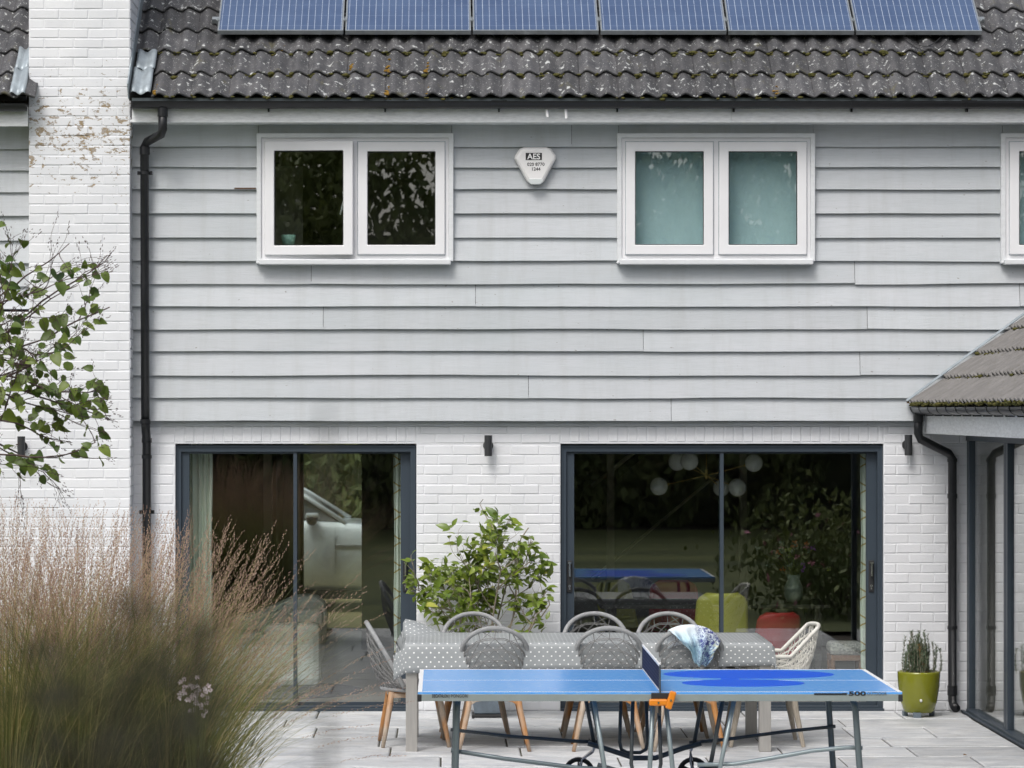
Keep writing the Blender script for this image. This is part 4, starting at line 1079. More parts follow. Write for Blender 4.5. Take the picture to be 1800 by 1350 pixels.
for (x0, x1, lb) in ((PX0, pm-.003, None), (pm+.003, PX1, None)):
    o = MB().box(x0, x1, PYN, PYF, PZ-.012, PZ).build('playing_surface', M['blue_top'], tt)
    lw_ = .020; e = .0009
    lm = MB().box(x0, x1, PYN, PYN+.014, PZ, PZ+e).box(x0, x1, PYF-.02, PYF, PZ, PZ+e)
    ex0, ex1 = (x0, x0+.024) if x0 == PX0 else (x1-.024, x1)
    lm.box(ex0, ex1, PYN+.0141, PYF-.0201, PZ, PZ+e)
    yc = (PYN+PYF)/2; a, c_ = (x0+.0245, x1) if x0 == PX0 else (x0, x1-.0245)
    lm.box(a, c_, yc-.0016, yc+.0016, PZ, PZ+e); lm.build('court_line', M['line_white'], o)
    f_ = MB().ring(x0+.004, x1-.004, 0, 1, .02, 0, .04); f_.v = [(x, PYN+.002+(PYF-PYN-.004)*z, PZ-.0125-y) for x, y, z in f_.v]
    MB().box(x0, x1, PYN, PYN+.02, PZ-.052, PZ-.0125).box(x0, x1, PYF-.02, PYF, PZ-.052, PZ-.0125).box(x0, x0+.02, PYN+.0201, PYF-.0201, PZ-.052, PZ-.0125).box(x1-.02, x1, PYN+.0201, PYF-.0201, PZ-.052, PZ-.0125).build('apron', M['apron_grey'], o, bevel=.002)
    ec = PX0 if x0 == PX0 else PX1
    MB().box(ec-.003 if ec == PX0 else ec-.022, ec+.022 if ec == PX0 else ec+.003, PYN-.003, PYN+.022, PZ-.055, PZ-.0135).build('corner_cap', M['black_metal'], o, bevel=.004)
# printed darker shapes on the right half: one figure of two long ovals joined at the middle
def tp(px, py): D = F*(HC-PZ)/(py-VPY); return ((px-VPX)*D/F, D+CY)
n_ = 40; pr_ = MB()
def oval(x0, x1, py0, py1, z):
    ya, yb = tp(1300, py0)[1], tp(1300, py1)[1]; yc, hy = (ya+yb)/2, abs(ya-yb)/2; xc, hx = (x0+x1)/2, (x1-x0)/2
    vs_ = [(xc+hx*math.cos(2*math.pi*k/n_), yc+hy*math.sin(2*math.pi*k/n_), zz) for zz in (PZ+.0003, z) for k in range(n_)]
    pr_.add(vs_, [tuple(n_+k for k in range(n_))]+[(k, (k+1)%n_, n_+(k+1)%n_, n_+k) for k in range(n_)])
oval(tp(1166,1185)[0], tp(1464,1184)[0], 1177.8, 1193.0, PZ+.0012); oval(tp(1200,1202)[0], tp(1417,1203)[0], 1194.6, 1207.0, PZ+.0014)
pr_.box(tp(1268,1194)[0], tp(1300,1194)[0], tp(1290,1197.5)[1], tp(1290,1190.5)[1], PZ+.0003, PZ+.0010)
pr_.build('printed_figure', M['deep_blue'], tt)
def tpt(px, py, Y): return at(px, py, Y)
YN, YF = -6.58, -5.30
legs = []
for (px, top, bot, Y, bend) in ((1508, 1.0, 0, YN, .02), (1508, 1.0, 0, YF, .0), (802, 1, 0, YN, -.01), (802, 1, 0, YF, -.01)):
    X = (px-VPX)*(YN-CY)/F if px > 1000 else (802-VPX)*(YN-CY)/F
    s_ = 1 if px > 1000 else -.35
    o = MB().tube([(X-s_*.035, Y, PZ-.04), (X-s_*.015, Y, PZ-.10), (X, Y, .45), (X+s_*.02, Y, .18), (X+s_*.025, Y, .012)], [.0175,.0185,.019,.019,.019], 10).build('leg', M['tube_grey'], tt, smooth=True)
    MB().lathe([(.0,0),(.03,0),(.032,.008),(.024,.022),(.0,.022)], 14, (X+s_*.025, Y, .0)).build('foot', M['black_metal'], o)
def bar(name, pts, r, m): return MB().tube(pts, r, 8).build(name, M[m], tt, smooth=True)
XR_, XL_ = (1508-VPX)*(YN-CY)/F, (802-VPX)*(YN-CY)/F
bar('stretcher', [(XR_+.03, YN+.03, .427), (XR_-.06, YN+.03, .43), (2.1, YN+.03, .41), (1.85, YN+.03, .365), (1.66, YN+.03, .335), (1.45, YN+.03, .33)], .0125, 'tube_light')
bar('stretcher', [(XR_+.03, YF-.03, .425), (2.1, YF-.03, .395), (1.72, YF-.03, .345), (1.50, YF-.03, .325)], .011, 'tube_dark')
bar('stretcher', [(XL_-.03, YN+.03, .413), (.35, YN+.03, .365), (.75, YN+.03, .315), (1.0, YN+.03, .30)], .0125, 'tube_grey')
bar('stretcher', [(XL_-.03, YF-.03, .405), (.40, YF-.03, .365), (.80, YF-.03, .335), (.95, YF-.03, .33)], .011, 'tube_dark')
for (Y, sfx) in ((YN+.06, 0), (YF-.06, 1)):
    # lower V-beam carrying the wheels, inclined struts up to the two aprons, centre loop
    bar('wheel_beam', [(.88, Y, .325), (.98, Y, .295), (1.16, Y, .235), (1.29, Y, .235), (1.46, Y, .295), (1.57, Y, .325)], .016, 'tube_dark')
    for (xa, xb, mm) in ((.845, .92, 'tube_dark'), (1.60, 1.525, 'tube_dark')): bar('strut', [(xa, Y+.01, PZ-.05), (xb, Y+.01, .31)], .0125, mm)
    bar('centre_loop', [(1.085, Y+.03, PZ-.05), (1.075, Y+.03, .33), (1.085, Y+.03, .285), (1.12, Y+.03, .265), (1.20, Y+.03, .265), (1.235, Y+.03, .285), (1.245, Y+.03, .33), (1.235, Y+.03, .62)], .011, 'tube_dark')
for (xa, xb, xc) in ((.855, .915, .93), (1.655, 1.575, 1.555)): bar('swing_leg', [(xa, YN-.02, PZ-.05), (xb, YN-.03, .33), (xc, YN-.03, .05)], [.0135,.013,.015], 'tube_light')
bar('swing_leg', [(1.19, YN-.03, .68), (1.175, YN-.03, .35), (1.16, YN-.03, .05)], .0135, 'tube_light'); bar('swing_leg', [(1.265, YN-.03, .68), (1.30, YN-.03, .35), (1.325, YN-.03, .05)], .0135, 'tube_light')
for X in (.84, 1.55):
    for Y in (-4.99, YN+.10):
        wpos = (X, Y if Y > -5.2 else Y, .100)
        wl_ = MB(); 
        for k in range(25): pass
        ring = [(wpos[0]+.085*math.cos(2*math.pi*k/28), wpos[1], wpos[2]+.085*math.sin(2*math.pi*k/28)) for k in range(28)]
        wo_ = MB().tube(ring, .0145, 8, closed=True).build('wheel', M['tyre_rubber'], tt, smooth=True)
        sp2 = MB(); sp2.tube([(X, Y-.02, .1), (X, Y+.02, .1)], .022, 12)
        for k in range(3):
            a = 2*math.pi*k/3+.5; sp2.tube([(X+.015*math.cos(a), Y, .1+.015*math.sin(a)), (X+.078*math.cos(a), Y, .1+.078*math.sin(a))], [.016,.012], 6)
        sp2.build('hub', M['tyre_rubber'], wo_)
        yb = YF-.06 if Y > -5.2 else YN+.06; xb = .92 if X < 1.2 else 1.52
        MB().tube([(X, Y-.026, .1), (X+.02*(1 if X<1.2 else -1), Y-.026, .19), (xb, (Y+yb)/2, .26), (xb, yb, .315)], .009, 6).tube([(X, Y+.026, .1), (X, Y+.026, .17), (xb, (Y+yb)/2+.02, .25), (xb, yb, .31)], .009, 6).build('fork', M['chrome'], wo_, smooth=True)
# net
NX = pm
net = MB().box(NX-.0045, NX+.0045, PYN-.012, PYN+.012, PZ-.05, PZ+.155).build('net_post', M['tube_dark'], tt, bevel=.003)
net2 = MB().box(NX-.0045, NX+.0045, PYF-.012, PYF+.012, PZ-.05, PZ+.155).build('net_post', M['tube_dark'], tt, bevel=.003)
nmb = MB()
zt_n, zb_n = PZ+.150, PZ+.012
for k in range(58):
    y = PYN+.02+k*(PYF-PYN-.04)/57; nmb.tube([(NX, y, zb_n), (NX, y, zt_n)], .0022, 4, cap=False)
for k in range(7): nmb.tube([(NX, PYN+.012, zb_n+k*(zt_n-zb_n)/6.5), (NX, PYF-.012, zb_n+k*(zt_n-zb_n)/6.5)], .0022, 4, cap=False)
tag(nmb.build('net_mesh', M['net_navy'], tt, fix=False), kind='stuff')
MB().box(NX-.005, NX+.005, PYN+.013, PYF-.013, zt_n-.006, zt_n+.006).build('net_tape', M['line_white'], tt)
MB().box(NX-.003, NX+.003, PYN+.013, PYF-.013, zb_n-.010, zb_n-.004).build('net_cord', M['line_white'], tt)
MB().box(NX-.050, NX+.052, PYN-.03, PYN+.0, PZ-.075, PZ-.004).box(NX-.012, NX+.006, PYN-.034, PYN-.0301, PZ-.13, PZ-.05).build('net_bracket', M['black_metal'], tt, bevel=.004)
for (x, z, a) in ((NX-.012, PZ-.055, 90), (NX+.058, PZ-.042, 18)):
    q = MB().box(-.019, .019, -.022, .012, -.052, .052).build('knob', M['orange_plastic'], tt, bevel=.009); q.location = (x, PYN-.035, z); q.rotation_euler = (0, R(a), 0)
    MB().tube([(0,-.0225,0),(0,-.026,0)], .006, 10).build('bolt', M['chrome'], q)
# lettering on the near apron
ayy = PYN-.0016
def letter(s_, px, py, h_px, wpx, m='print_black', bold=0):
    c = at(px, py, PYN); me = text_mesh(s_, h_px/308*1.38, .0004, bold); sxs = wpx/F*(PYN-CY)/(max(v_.co.x for v_ in me.vertices)-min(v_.co.x for v_ in me.vertices)); o = put('lettering', me, M[m], tt, (c[0], ayy, c[2]), (R(90), 0, 0), (sxs, 1, 1)); return o
letter('DECATHLON', 759.5, 1226.0, 5.8, 28, bold=.0006); letter('PONGORI', 792.5, 1226.0, 5.8, 29.5)
c0 = at(789.5, 1227.5, PYN); MB().box(c0[0]-.0012, c0[0]+.0012, ayy-.001, ayy+.001, c0[2], c0[2]+.024).build('divider', M['print_black'], tt)
c0 = at(1431, 1221.5, PYN); c1 = at(1488, 1218.5, PYN); MB().box(c0[0], c1[0], ayy-.001, ayy+.001, c0[2], c1[2]).build('stripe', M['print_black'], tt)
letter('PPT', 1480.5, 1221.8, 4.2, 9.5, 'tube_dark'); letter('500', 1491.5, 1222.6, 7.4, 30.5, bold=.0012); letter('OUTDOOR', 1524, 1222.0, 5.6, 34.5, 'tube_dark')

# ================================================================== PLANTS
def leaf_mat(name, c, c2, rough=.4, trans=.25):
    m, nt, b = nm(name)
    mix = mixc(nt, rnd(nt), c, c2); b.inputs['Roughness'].default_value = rough
    mix = mixc(nt, mth(nt, 'MULTIPLY', ramp(nt, noise(nt, posn(nt), 18, 3), .4, .7), .35), mix, tuple(x*.55 for x in c))
    nt.links.new(mix, b.inputs['Base Color'])
    tr = nt.nodes.new('ShaderNodeBsdfTranslucent'); nt.links.new(mix, tr.inputs['Color'])
    mx = nd(nt, 'ShaderNodeMixShader'); mx.inputs[0].default_value = trans
    nt.links.new(b.outputs[0], mx.inputs[1]); nt.links.new(tr.outputs[0], mx.inputs[2]); nt.links.new(mx.outputs[0], nt.nodes['Material Output'].inputs['Surface'])
    return m
leaf_mat('camellia_leaf', (.095,.17,.022), (.32,.40,.055), .28)
leaf_mat('camellia_pale', (.36,.42,.08), (.46,.46,.09), .4)
leaf_mat('lilac_leaf', (.065,.12,.02), (.19,.25,.04), .45)
leaf_mat('grass_blade', (.22,.24,.085), (.22,.24,.085), .6, .3)
leaf_mat('grass_straw', (.52,.44,.20), (.52,.44,.20), .6, .3)
leaf_mat('seed_head', (.50,.355,.26), (.50,.355,.26), .8, .3)
leaf_mat('rosemary_leaf', (.12,.175,.10), (.12,.175,.10), .6, .2)
m = M['seed_head']; nt = m.node_tree; b = nt.nodes['Principled BSDF']
cmix = mixc(nt, ramp(nt, noise(nt, posn(nt, (1,1,.35)), 26, 3, .6), .38, .62), (.60,.42,.32), (.27,.165,.14))
nt.links.new(cmix, b.inputs['Base Color'])
for n_ in nt.nodes:
    if n_.type == 'BSDF_TRANSLUCENT': nt.links.new(cmix, n_.inputs['Color'])
mat('bark_pale', (.36,.31,.24), .8, var=.4, vscale=40, bmp=.4); mat('twig_dark', (.10,.065,.06), .8, var=.4, vscale=40)
def leaf_mesh(name, l, w_, fold=.25, heart=False, droop=.25, mtl='camellia_leaf'):
    mb = MB(); st = [(0,.0 if not heart else .35),(.12,.55 if not heart else .95),(.38,1.0),(.66,.78),(.88,.34),(1.0,0)]
    for (k, ww) in st:
        y = l*k; z = -droop*l*k*k; x = w_/2*ww
        mb.v += [(-x, y-(.06*l if heart and k == 0 else 0), z+fold*x), (0, y, z), (x, y-(.06*l if heart and k == 0 else 0), z+fold*x)]
    for q in range(len(st)-1):
        a = q*3; mb.f += [(a, a+1, a+4, a+3), (a+1, a+2, a+5, a+4)]
    me = mb.mesh(name, True, False); me.materials.append(M[mtl]); return me
def aim(d, up=Vector((0,0,1)), roll=0):      # rotation taking +Y to d, leaf face towards up
    d = d.normalized(); x = d.cross(up); x = x.normalized() if x.length > .05 else Vector((1,0,0)); z = x.cross(d)
    m_ = Matrix((x, d, z)).transposed(); return (m_ @ Matrix.Rotation(roll, 3, 'Y')).to_euler()

# camellia in a square slate pot between the doors
rc = random.Random(17)
cam_c = Vector((.335, -.46, 0))
cs = thing('potted_shrub', 'leafy green shrub in a square slate pot between the doors', 'shrub', cam_c)
mat('slate_pot', (.16,.20,.24), .5, var=.3, vscale=14)
MB().add([(-.10,-.10,.03),(.10,-.10,.03),(.10,.10,.03),(-.10,.10,.03),(-.15,-.15,.36),(.15,-.15,.36),(.15,.15,.36),(-.15,.15,.36),(-.13,-.13,.36),(.13,-.13,.36),(.13,.13,.36),(-.13,.13,.36),(-.13,-.13,.32),(.13,-.13,.32),(.13,.13,.32),(-.13,.13,.32)],
   [(0,3,2,1),(0,1,5,4),(1,2,6,5),(2,3,7,6),(3,0,4,7),(4,5,9,8),(5,6,10,9),(6,7,11,10),(7,4,8,11),(8,9,13,12),(9,10,14,13),(10,11,15,14),(11,8,12,15)]).build('pot', M['slate_pot'], cs, bevel=.008)
MB().box(-.129, .129, -.129, .129, .30, .325).build('soil', M['soil'], cs)
MB().box(-.12, .12, -.12, .12, .0, .028).build('pot_saucer', M['black_metal'], cs, bevel=.005)
tips = []
def inside(p, m_=0):
    w0 = cam_c+p; px = VPX+F*w0.x/(w0.y-CY); py = VPY+F*(HC-w0.z)/(w0.y-CY)
    top = 895+ (abs(px-835)/118)**2.2*95
    return 722+m_ < px < 960-m_ and py > top+m_ and -.75 < w0.y < -.08
def grow(p, d, l, r, depth, stem):
    pts = [p]; n_ = 6; rr = [r]
    for k in range(n_):
        if k and not inside(p): break
        d = (d + Vector((rc.gauss(0,.16), rc.gauss(0,.16), rc.gauss(.05,.10)))).normalized(); p = p+d*l/n_; pts.append(p); rr.append(r*(1-.55*(k+1)/n_))
        if depth < 3 and k >= 1 and rc.random() < (.85 if depth < 2 else .5):
            sd_ = Vector((rc.gauss(0,1), rc.gauss(0,.8), rc.uniform(-.2,.7))).normalized()
            grow(p, (d*.7+sd_*.8).normalized(), l*rc.uniform(.38,.6), r*.5, depth+1, stem)
        if depth >= 1: tips.append((p, d))
    stem.tube(pts, rr, 6, cap=False); tips.append((p, d)); tips.append((p, d))
stem = MB()
for k, (tx, tz, ln_) in enumerate(((-.42,.72,.82),(-.25,.98,.90),(-.08,1.25,1.15),(.10,1.18,1.08),(.28,.95,.98),(.42,.62,.78),(-.10,.9,.9),(.52,.40,.72),(-.5,.5,.7),(.02,1.0,.9))):
    p = Vector((rc.uniform(-.06,.06), rc.uniform(-.05,.05), .31)); d = Vector((tx, rc.uniform(-.22,.22), tz+.2)).normalized(); grow(p, d, ln_*.98, .010, 0, stem)
stem.build('stems', M['bark_pale'], cs, smooth=True, fix=False)
lv = [leaf_mesh('leaf', .072, .036), leaf_mesh('leaf', .085, .043), leaf_mesh('leaf', .06, .031, .35, droop=.4)]
lp = leaf_mesh('leaf', .08, .04, mtl='camellia_pale')
cand = []
for (p, d) in tips:
    w0 = cam_c+p; px = VPX+F*w0.x/(w0.y-CY); py = VPY+F*(HC-w0.z)/(w0.y-CY)
    if not inside(p, -6) or p.z < .62: continue
    for q in range(3):
        cand.append((p+Vector((rc.gauss(0,.012), rc.gauss(0,.012), rc.gauss(0,.012))), (d*.5+Vector((rc.gauss(0,.7), rc.gauss(-.25,.6), rc.gauss(-.1,.45)))).normalized()))
rc.shuffle(cand)
for k, (p, d) in enumerate(cand[:290]):
    me = lp if rc.random() < .10 else rc.choice(lv); s_ = rc.uniform(1.05,1.6)
    put('leaf', me, None, cs, p, aim(d, Vector((rc.gauss(0,.5), rc.gauss(-.7,.5), 1))), (s_,s_,s_))
if len(cand) > 290:
    rest = MB(); base = lv[0]
    for (p, d) in cand[290:1250]:
        e = aim(d, Vector((rc.gauss(0,.5), rc.gauss(-.5,.5), 1))).to_matrix(); b0 = len(rest.v)
        rest.v += [tuple(p+e@v_.co) for v_ in base.vertices]; rest.f += [tuple(b0+i for i in f_.vertices) for f_ in base.polygons]
    tag(rest.build('inner_leaves', M['camellia_leaf'], cs, smooth=True, fix=False), kind='stuff')

# lilac reaching in from the left
rl = random.Random(23)
LY = -7.4; lD = LY-CY
lroot = Vector((X_(-330, LY), LY, 0))
lil = thing('lilac_bush', 'lilac branches with heart-shaped leaves reaching in at the left edge', 'shrub', lroot)
tw_ = MB(); ltips = []; seeds = MB()
def lgrow(p, d, l, r, depth):
    pts = [p]; rr = [r]; n_ = 6
    for k in range(n_):
        w0 = lroot+p
        if k and VPX+F*w0.x/(w0.y-CY) > 176: break
        d = (d+Vector((rl.gauss(0,.13), rl.gauss(0,.13), rl.gauss(.02,.10)))).normalized(); p = p+d*l/n_; pts.append(p); rr.append(max(.0012, r*(1-.6*(k+1)/n_)))
        if depth < 4 and k >= 1 and rl.random() < .74:
            lgrow(p, (d*.8+Vector((rl.gauss(0,.6), rl.gauss(0,.5), rl.gauss(.05,.5)))).normalized(), l*rl.uniform(.42,.62), r*.52, depth+1)
        if depth >= 2: ltips.append((p, d))
    tw_.tube(pts, rr, 5, cap=False)
    if depth >= 3:      # dry seed capsules along the fine ends
        for q in range(7):
            c = p+d*(q*.010)+Vector((rl.gauss(0,.007), rl.gauss(0,.007), rl.gauss(0,.006)))
            seeds.tube([c-d*.006, c, c+d*.008], [.0008,.0022,.0006], 4, cap=False)
def rel(px, py, dy=0): return Vector(at(px, py, LY+dy))-lroot
trunk = [Vector((0,0,-.02)), Vector((.02,.05,.9)), rel(-300, 900), rel(-220, 720)]
tw_.tube(trunk, [.045,.035,.026,.02], 8)
for (sx_, sy_, ex, ey, ln_) in ((-220,720,40,470,.9),(-220,720,110,545,1.05),(-220,720,165,650,1.15),(-220,720,150,700,1.15),(-220,720,60,760,.95),(-220,720,15,400,.95),(-180,690,120,780,1.0),(-220,700,60,620,.95),(-200,690,90,600,1.0),(-260,780,100,815,1.15)):
    a = rel(sx_, sy_); b_ = rel(ex, ey, rl.uniform(-.25,.25)); d = (b_-a)
    lgrow(a, d.normalized(), d.length*.86, .011, 1)
tw_.build('branches', M['twig_dark'], lil, smooth=True, fix=False); tag(seeds.build('seed_capsules', M['twig_dark'], lil, fix=False), kind='stuff')
hl = [leaf_mesh('leaf', .095, .075, .3, True, .3, 'lilac_leaf'), leaf_mesh('leaf', .08, .06, .45, True, .5, 'lilac_leaf')]
vis = []
for (p, d) in ltips:
    w0 = lroot+p; D = w0.y-CY; px = VPX+F*w0.x/D; py = VPY+F*(HC-w0.z)/D
    if -210 < px < 182 and 300 < py < 845 and (px < 45 or py > 470): vis.append((p, d, px, py))
rl.shuffle(vis); vis.sort(key=lambda q_: q_[2] < -40)
taken = []
for (p, d, px, py) in vis:
    if len(taken) >= 295: break
    if any(abs(px-a)+abs(py-b_) < 11 for a, b_ in taken): continue
    taken.append((px, py)); s_ = rl.uniform(.45,.9)
    put('leaf', rl.choice(hl), None, lil, p, aim((d*.6+Vector((rl.gauss(.1,.5), rl.gauss(-.2,.5), rl.gauss(-.5,.4)))).normalized(), Vector((rl.gauss(0,.6), rl.gauss(-1,.5), .6))), (s_,s_,s_))

# feather reed grass clumps in the near border
def grass(loc, n, spread_dir, hgt, seed, label, dirs, plume=.8):
    r_ = random.Random(seed); t = thing('ornamental_grass', label, 'grass', loc, 0, 'clumps of feathery reed grass')
    bl = MB(); st = MB(); hd = MB(); stw = MB()
    def strip(mb, p, d, L_, w_, curve, n_=6):
        pts = []; q = p.copy(); dd = d.copy()
        for k in range(n_+1):
            pts.append((q.copy(), dd.copy())); dd = (dd+Vector((curve.x, curve.y, -abs(curve.z)))*(1/n_)*(.5+k/n_)).normalized(); q = q+dd*L_/n_
        side = Vector((r_.gauss(0,1), r_.gauss(0,.6), 0)).normalized(); b0 = len(mb.v)
        for k, (c, dd2) in enumerate(pts):
            ww = w_*(1-(k/n_)**1.5*.85); s2 = side-dd2*side.dot(dd2); mb.v += [tuple(c-s2*ww/2), tuple(c+s2*ww/2)]
        for k in range(n_): mb.f.append((b0+2*k, b0+2*k+1, b0+2*k+3, b0+2*k+2))
        return pts
    for k in range(n):                     # foliage
        a = r_.uniform(0, 6.28); rad = abs(r_.gauss(0,.12)); p = Vector((rad*math.cos(a), rad*math.sin(a), 0))
        d = Vector((math.cos(a)*r_.uniform(.02,.38), math.sin(a)*r_.uniform(.02,.38), 1)).normalized(); d.x += spread_dir*.10
        L_ = hgt*r_.uniform(.45,.95); cv = Vector((math.cos(a)*.5, math.sin(a)*.5, r_.uniform(.1,1.2)))
        strip(stw if r_.random() < .22 else bl, p, d.normalized(), L_, r_.uniform(.003,.007), cv)
    for k in range(int(n*plume*.23)):      # flowering stalks
        a = r_.uniform(0, 6.28); rad = abs(r_.gauss(0,.10)); p = Vector((rad*math.cos(a), rad*math.sin(a), 0))
        dx, ln_ = dirs(r_); d = Vector((dx*.55, r_.gauss(0,.10), 1)).normalized(); L_ = hgt*ln_
        pts = strip(st, p, d, L_, .0026, Vector((dx*.75, r_.gauss(0,.1), abs(dx)*.5)), 8)
        # narrow panicle on the top third
        m_ = len(pts)
        P = [pts[k2][0] for k2 in range(m_)]
        for q in range(42):
            f = .72+.28*(q/41); kk = f*(m_-1); i0 = min(m_-2, int(kk)); c = P[i0].lerp(P[i0+1], kk-i0); dd = pts[i0][1]
            wdt = .012*math.sin(math.pi*min(1, (f-.68)/.34))**.7+.003
            off = Vector((r_.gauss(0,1), r_.gauss(0,1), r_.gauss(0,.5))).normalized()*wdt*r_.uniform(.2,1); s_ = r_.uniform(.009,.016)
            dir_ = (dd*1.6+off*18).normalized(); sd2 = dir_.cross(Vector((0,1,0))); sd2 = sd2.normalized() if sd2.length > .01 else Vector((1,0,0))
            c2 = c+off; b0 = len(hd.v)
            hd.v += [tuple(c2), tuple(c2+dir_*s_*.5+sd2*.0019), tuple(c2+dir_*s_), tuple(c2+dir_*s_*.5-sd2*.0019)]; hd.f.append((b0,b0+1,b0+2,b0+3))
    for nm_, mb, mm in (('blades', bl, 'grass_blade'), ('dry_blades', stw, 'grass_straw'), ('stalks', st, 'grass_straw'), ('seed_heads', hd, 'seed_head')):
        tag(mb.build(nm_, M[mm], t, fix=False), kind='stuff')
    return t
GY = -7.7
def gx(px): return X_(px, GY)
grass((gx(20), GY-.2, -.01), 2100, -.3, 1.82, 31, 'feathery reed grass clump at the left edge, standing upright', lambda r_: (r_.gauss(.0,.20), r_.uniform(.70,1.06)), 1.0)
grass((gx(135), GY, -.01), 2100, .2, 1.80, 32, 'feathery reed grass clump in front of the chimney breast', lambda r_: (r_.gauss(.10,.20), r_.uniform(.66,1.05)), 1.0)
grass((gx(235), GY+.25, -.01), 1500, .8, 1.78, 33, 'feathery reed grass clump in front of the drainpipe, leaning right', lambda r_: (r_.gauss(.24,.20), r_.uniform(.64,1.04)), .85)
grass((gx(300), GY+.1, -.01), 700, 1.0, 1.62, 34, 'feathery reed grass clump arching across the sitting room door', lambda r_: (abs(r_.gauss(.50,.28)), r_.uniform(.70,1.14)), .66)
bed = MB().box(-6, X_(395,-7.4), -8.55, -6.6, -.03, .02).build('border_bed', M['soil']); tag(bed, kind='structure')

# pale pink border flowers by the grass
fl_c = Vector(at(343, 1222, -8.25)); fr_ = random.Random(41)
ph = thing('flowering_plant', 'small plant with pale pink flowers at the foot of the grass', 'flower', (fl_c.x, fl_c.y, 0))
sm_ = MB(); pt_ = MB()
mat('petal_pale', (.78,.60,.66), .7, c2=(.80,.75,.78), vscale=50)
for k in range(40):
    c = Vector((fr_.gauss(0,.036), fr_.gauss(0,.03), fl_c.z+fr_.gauss(0,.042)))
    sm_.tube([(fr_.gauss(0,.02), fr_.gauss(0,.02), 0), (c.x*.5, c.y*.5, c.z*.6), c], [.003,.0025,.0015], 4, cap=False)
    for q in range(5):
        a = q*1.2566+fr_.random(); u = Vector((math.cos(a), -.5*fr_.random(), math.sin(a))); v_ = u.cross(Vector((0,1,0))).normalized()
        pt_.add([c, c+u*.008+v_*.006, c+u*.015, c+u*.008-v_*.006], [(0,1,2,3)])
sm_.build('stems', M['grass_blade'], ph, fix=False); tag(pt_.build('petals', M['petal_pale'], ph, fix=False), kind='stuff')

# tall dark stems close to the camera, far out of focus
leaf_mat('shadow_leaf', (.030,.030,.018), (.045,.042,.025), .8, .1)  # backlit shade put into the colour as a very dark brown
def near_plant(px, top_py, D, seed, label, n=26, wd=.05, dens=1.0):
    r_ = random.Random(seed); Y = CY+D; x0 = (px-VPX)*D/F; zt_ = HC-(top_py-VPY)*D/F
    t = thing('tall_seedhead_stem', label, 'plant', (x0, Y, 0), 0, 'dark stems close to the camera')
    st = MB(); lf = MB()
    st.tube([(0,0,-.02), (.01,.0,zt_*.5), (0,0,zt_)], [.0026,.0022,.0012], 6); st.build('stem', M['shadow_leaf'], t, smooth=True)
    for k in range(int(n*dens)):
        f = r_.random()**.8; c = Vector((r_.gauss(0, wd*(.35+.65*(1-f))), r_.gauss(0,.02), zt_-(f*.17)))
        d = Vector((r_.gauss(0,.6), r_.gauss(0,.3), r_.gauss(.5,.5))).normalized(); s_ = r_.uniform(.006,.016); sd2 = d.cross(Vector((0,1,0))).normalized()
        lf.add([c, c+d*s_*.5+sd2*s_*.22, c+d*s_, c+d*s_*.5-sd2*s_*.22], [(0,1,2,3)])
    tag(lf.build('leaves', M['shadow_leaf'], t, fix=False), kind='stuff')
near_plant(285, 1050, 1.4, 51, 'dark blurred stem in front of the middle of the grass', 170, .016)
near_plant(190, 1110, 1.35, 52, 'dark blurred stem in front of the grass, second from the left', 140, .016)
near_plant(90, 1130, 1.55, 53, 'dark blurred stem low in front of the leftmost grass', 150, .012)
near_plant(335, 1150, 1.45, 54, 'short dark blurred stem in front of the pink flowers', 130, .010)
near_plant(572, 1275, 1.4, 55, 'faint blurred stem over the paving at the bottom edge', 16, .004)
near_plant(570, 705, 1.4, 56, 'faint tall blurred stem in front of the sitting room door', 9, .004)

# rosemary in the olive pot
rp_ = Vector((X_(1615,-.45), -.45, 0))
rz = thing('potted_rosemary', 'rosemary in a glazed olive green pot on feet by the wall', 'potted plant', rp_)
mat('olive_glaze', (.21,.22,.012), .22, var=.12, vscale=5, coat=.4)
pz = .035
MB().lathe([(.0,pz),(.105,pz),(.118,pz+.012),(.140,pz+.09),(.158,pz+.20),(.164,pz+.30),(.162,pz+.315),(.152,pz+.315),(.148,pz+.29),(.0,pz+.285)], 40).build('pot', M['olive_glaze'], rz, smooth=True)
MB().lathe([(.0,pz+.296),(.147,pz+.293)], 28).build('soil', M['soil'], rz)
for a in (-100, 20, 150, 250):
    x, y = .112*math.cos(R(a)), .112*math.sin(R(a)); MB().box(x-.02, x+.02, y-.02, y+.02, 0, pz+.006).build('pot_foot', M['slate_pot'], rz, bevel=.004)
mat('chip_white', (.75,.75,.70), .8); MB().ball((-.005, -.145, pz+.10), (.011,.006,.012), 8, 5).build('glaze_chip', M['chip_white'], rz)
rr_ = random.Random(61); nd_ = MB(); sm_ = MB(); dn = MB()
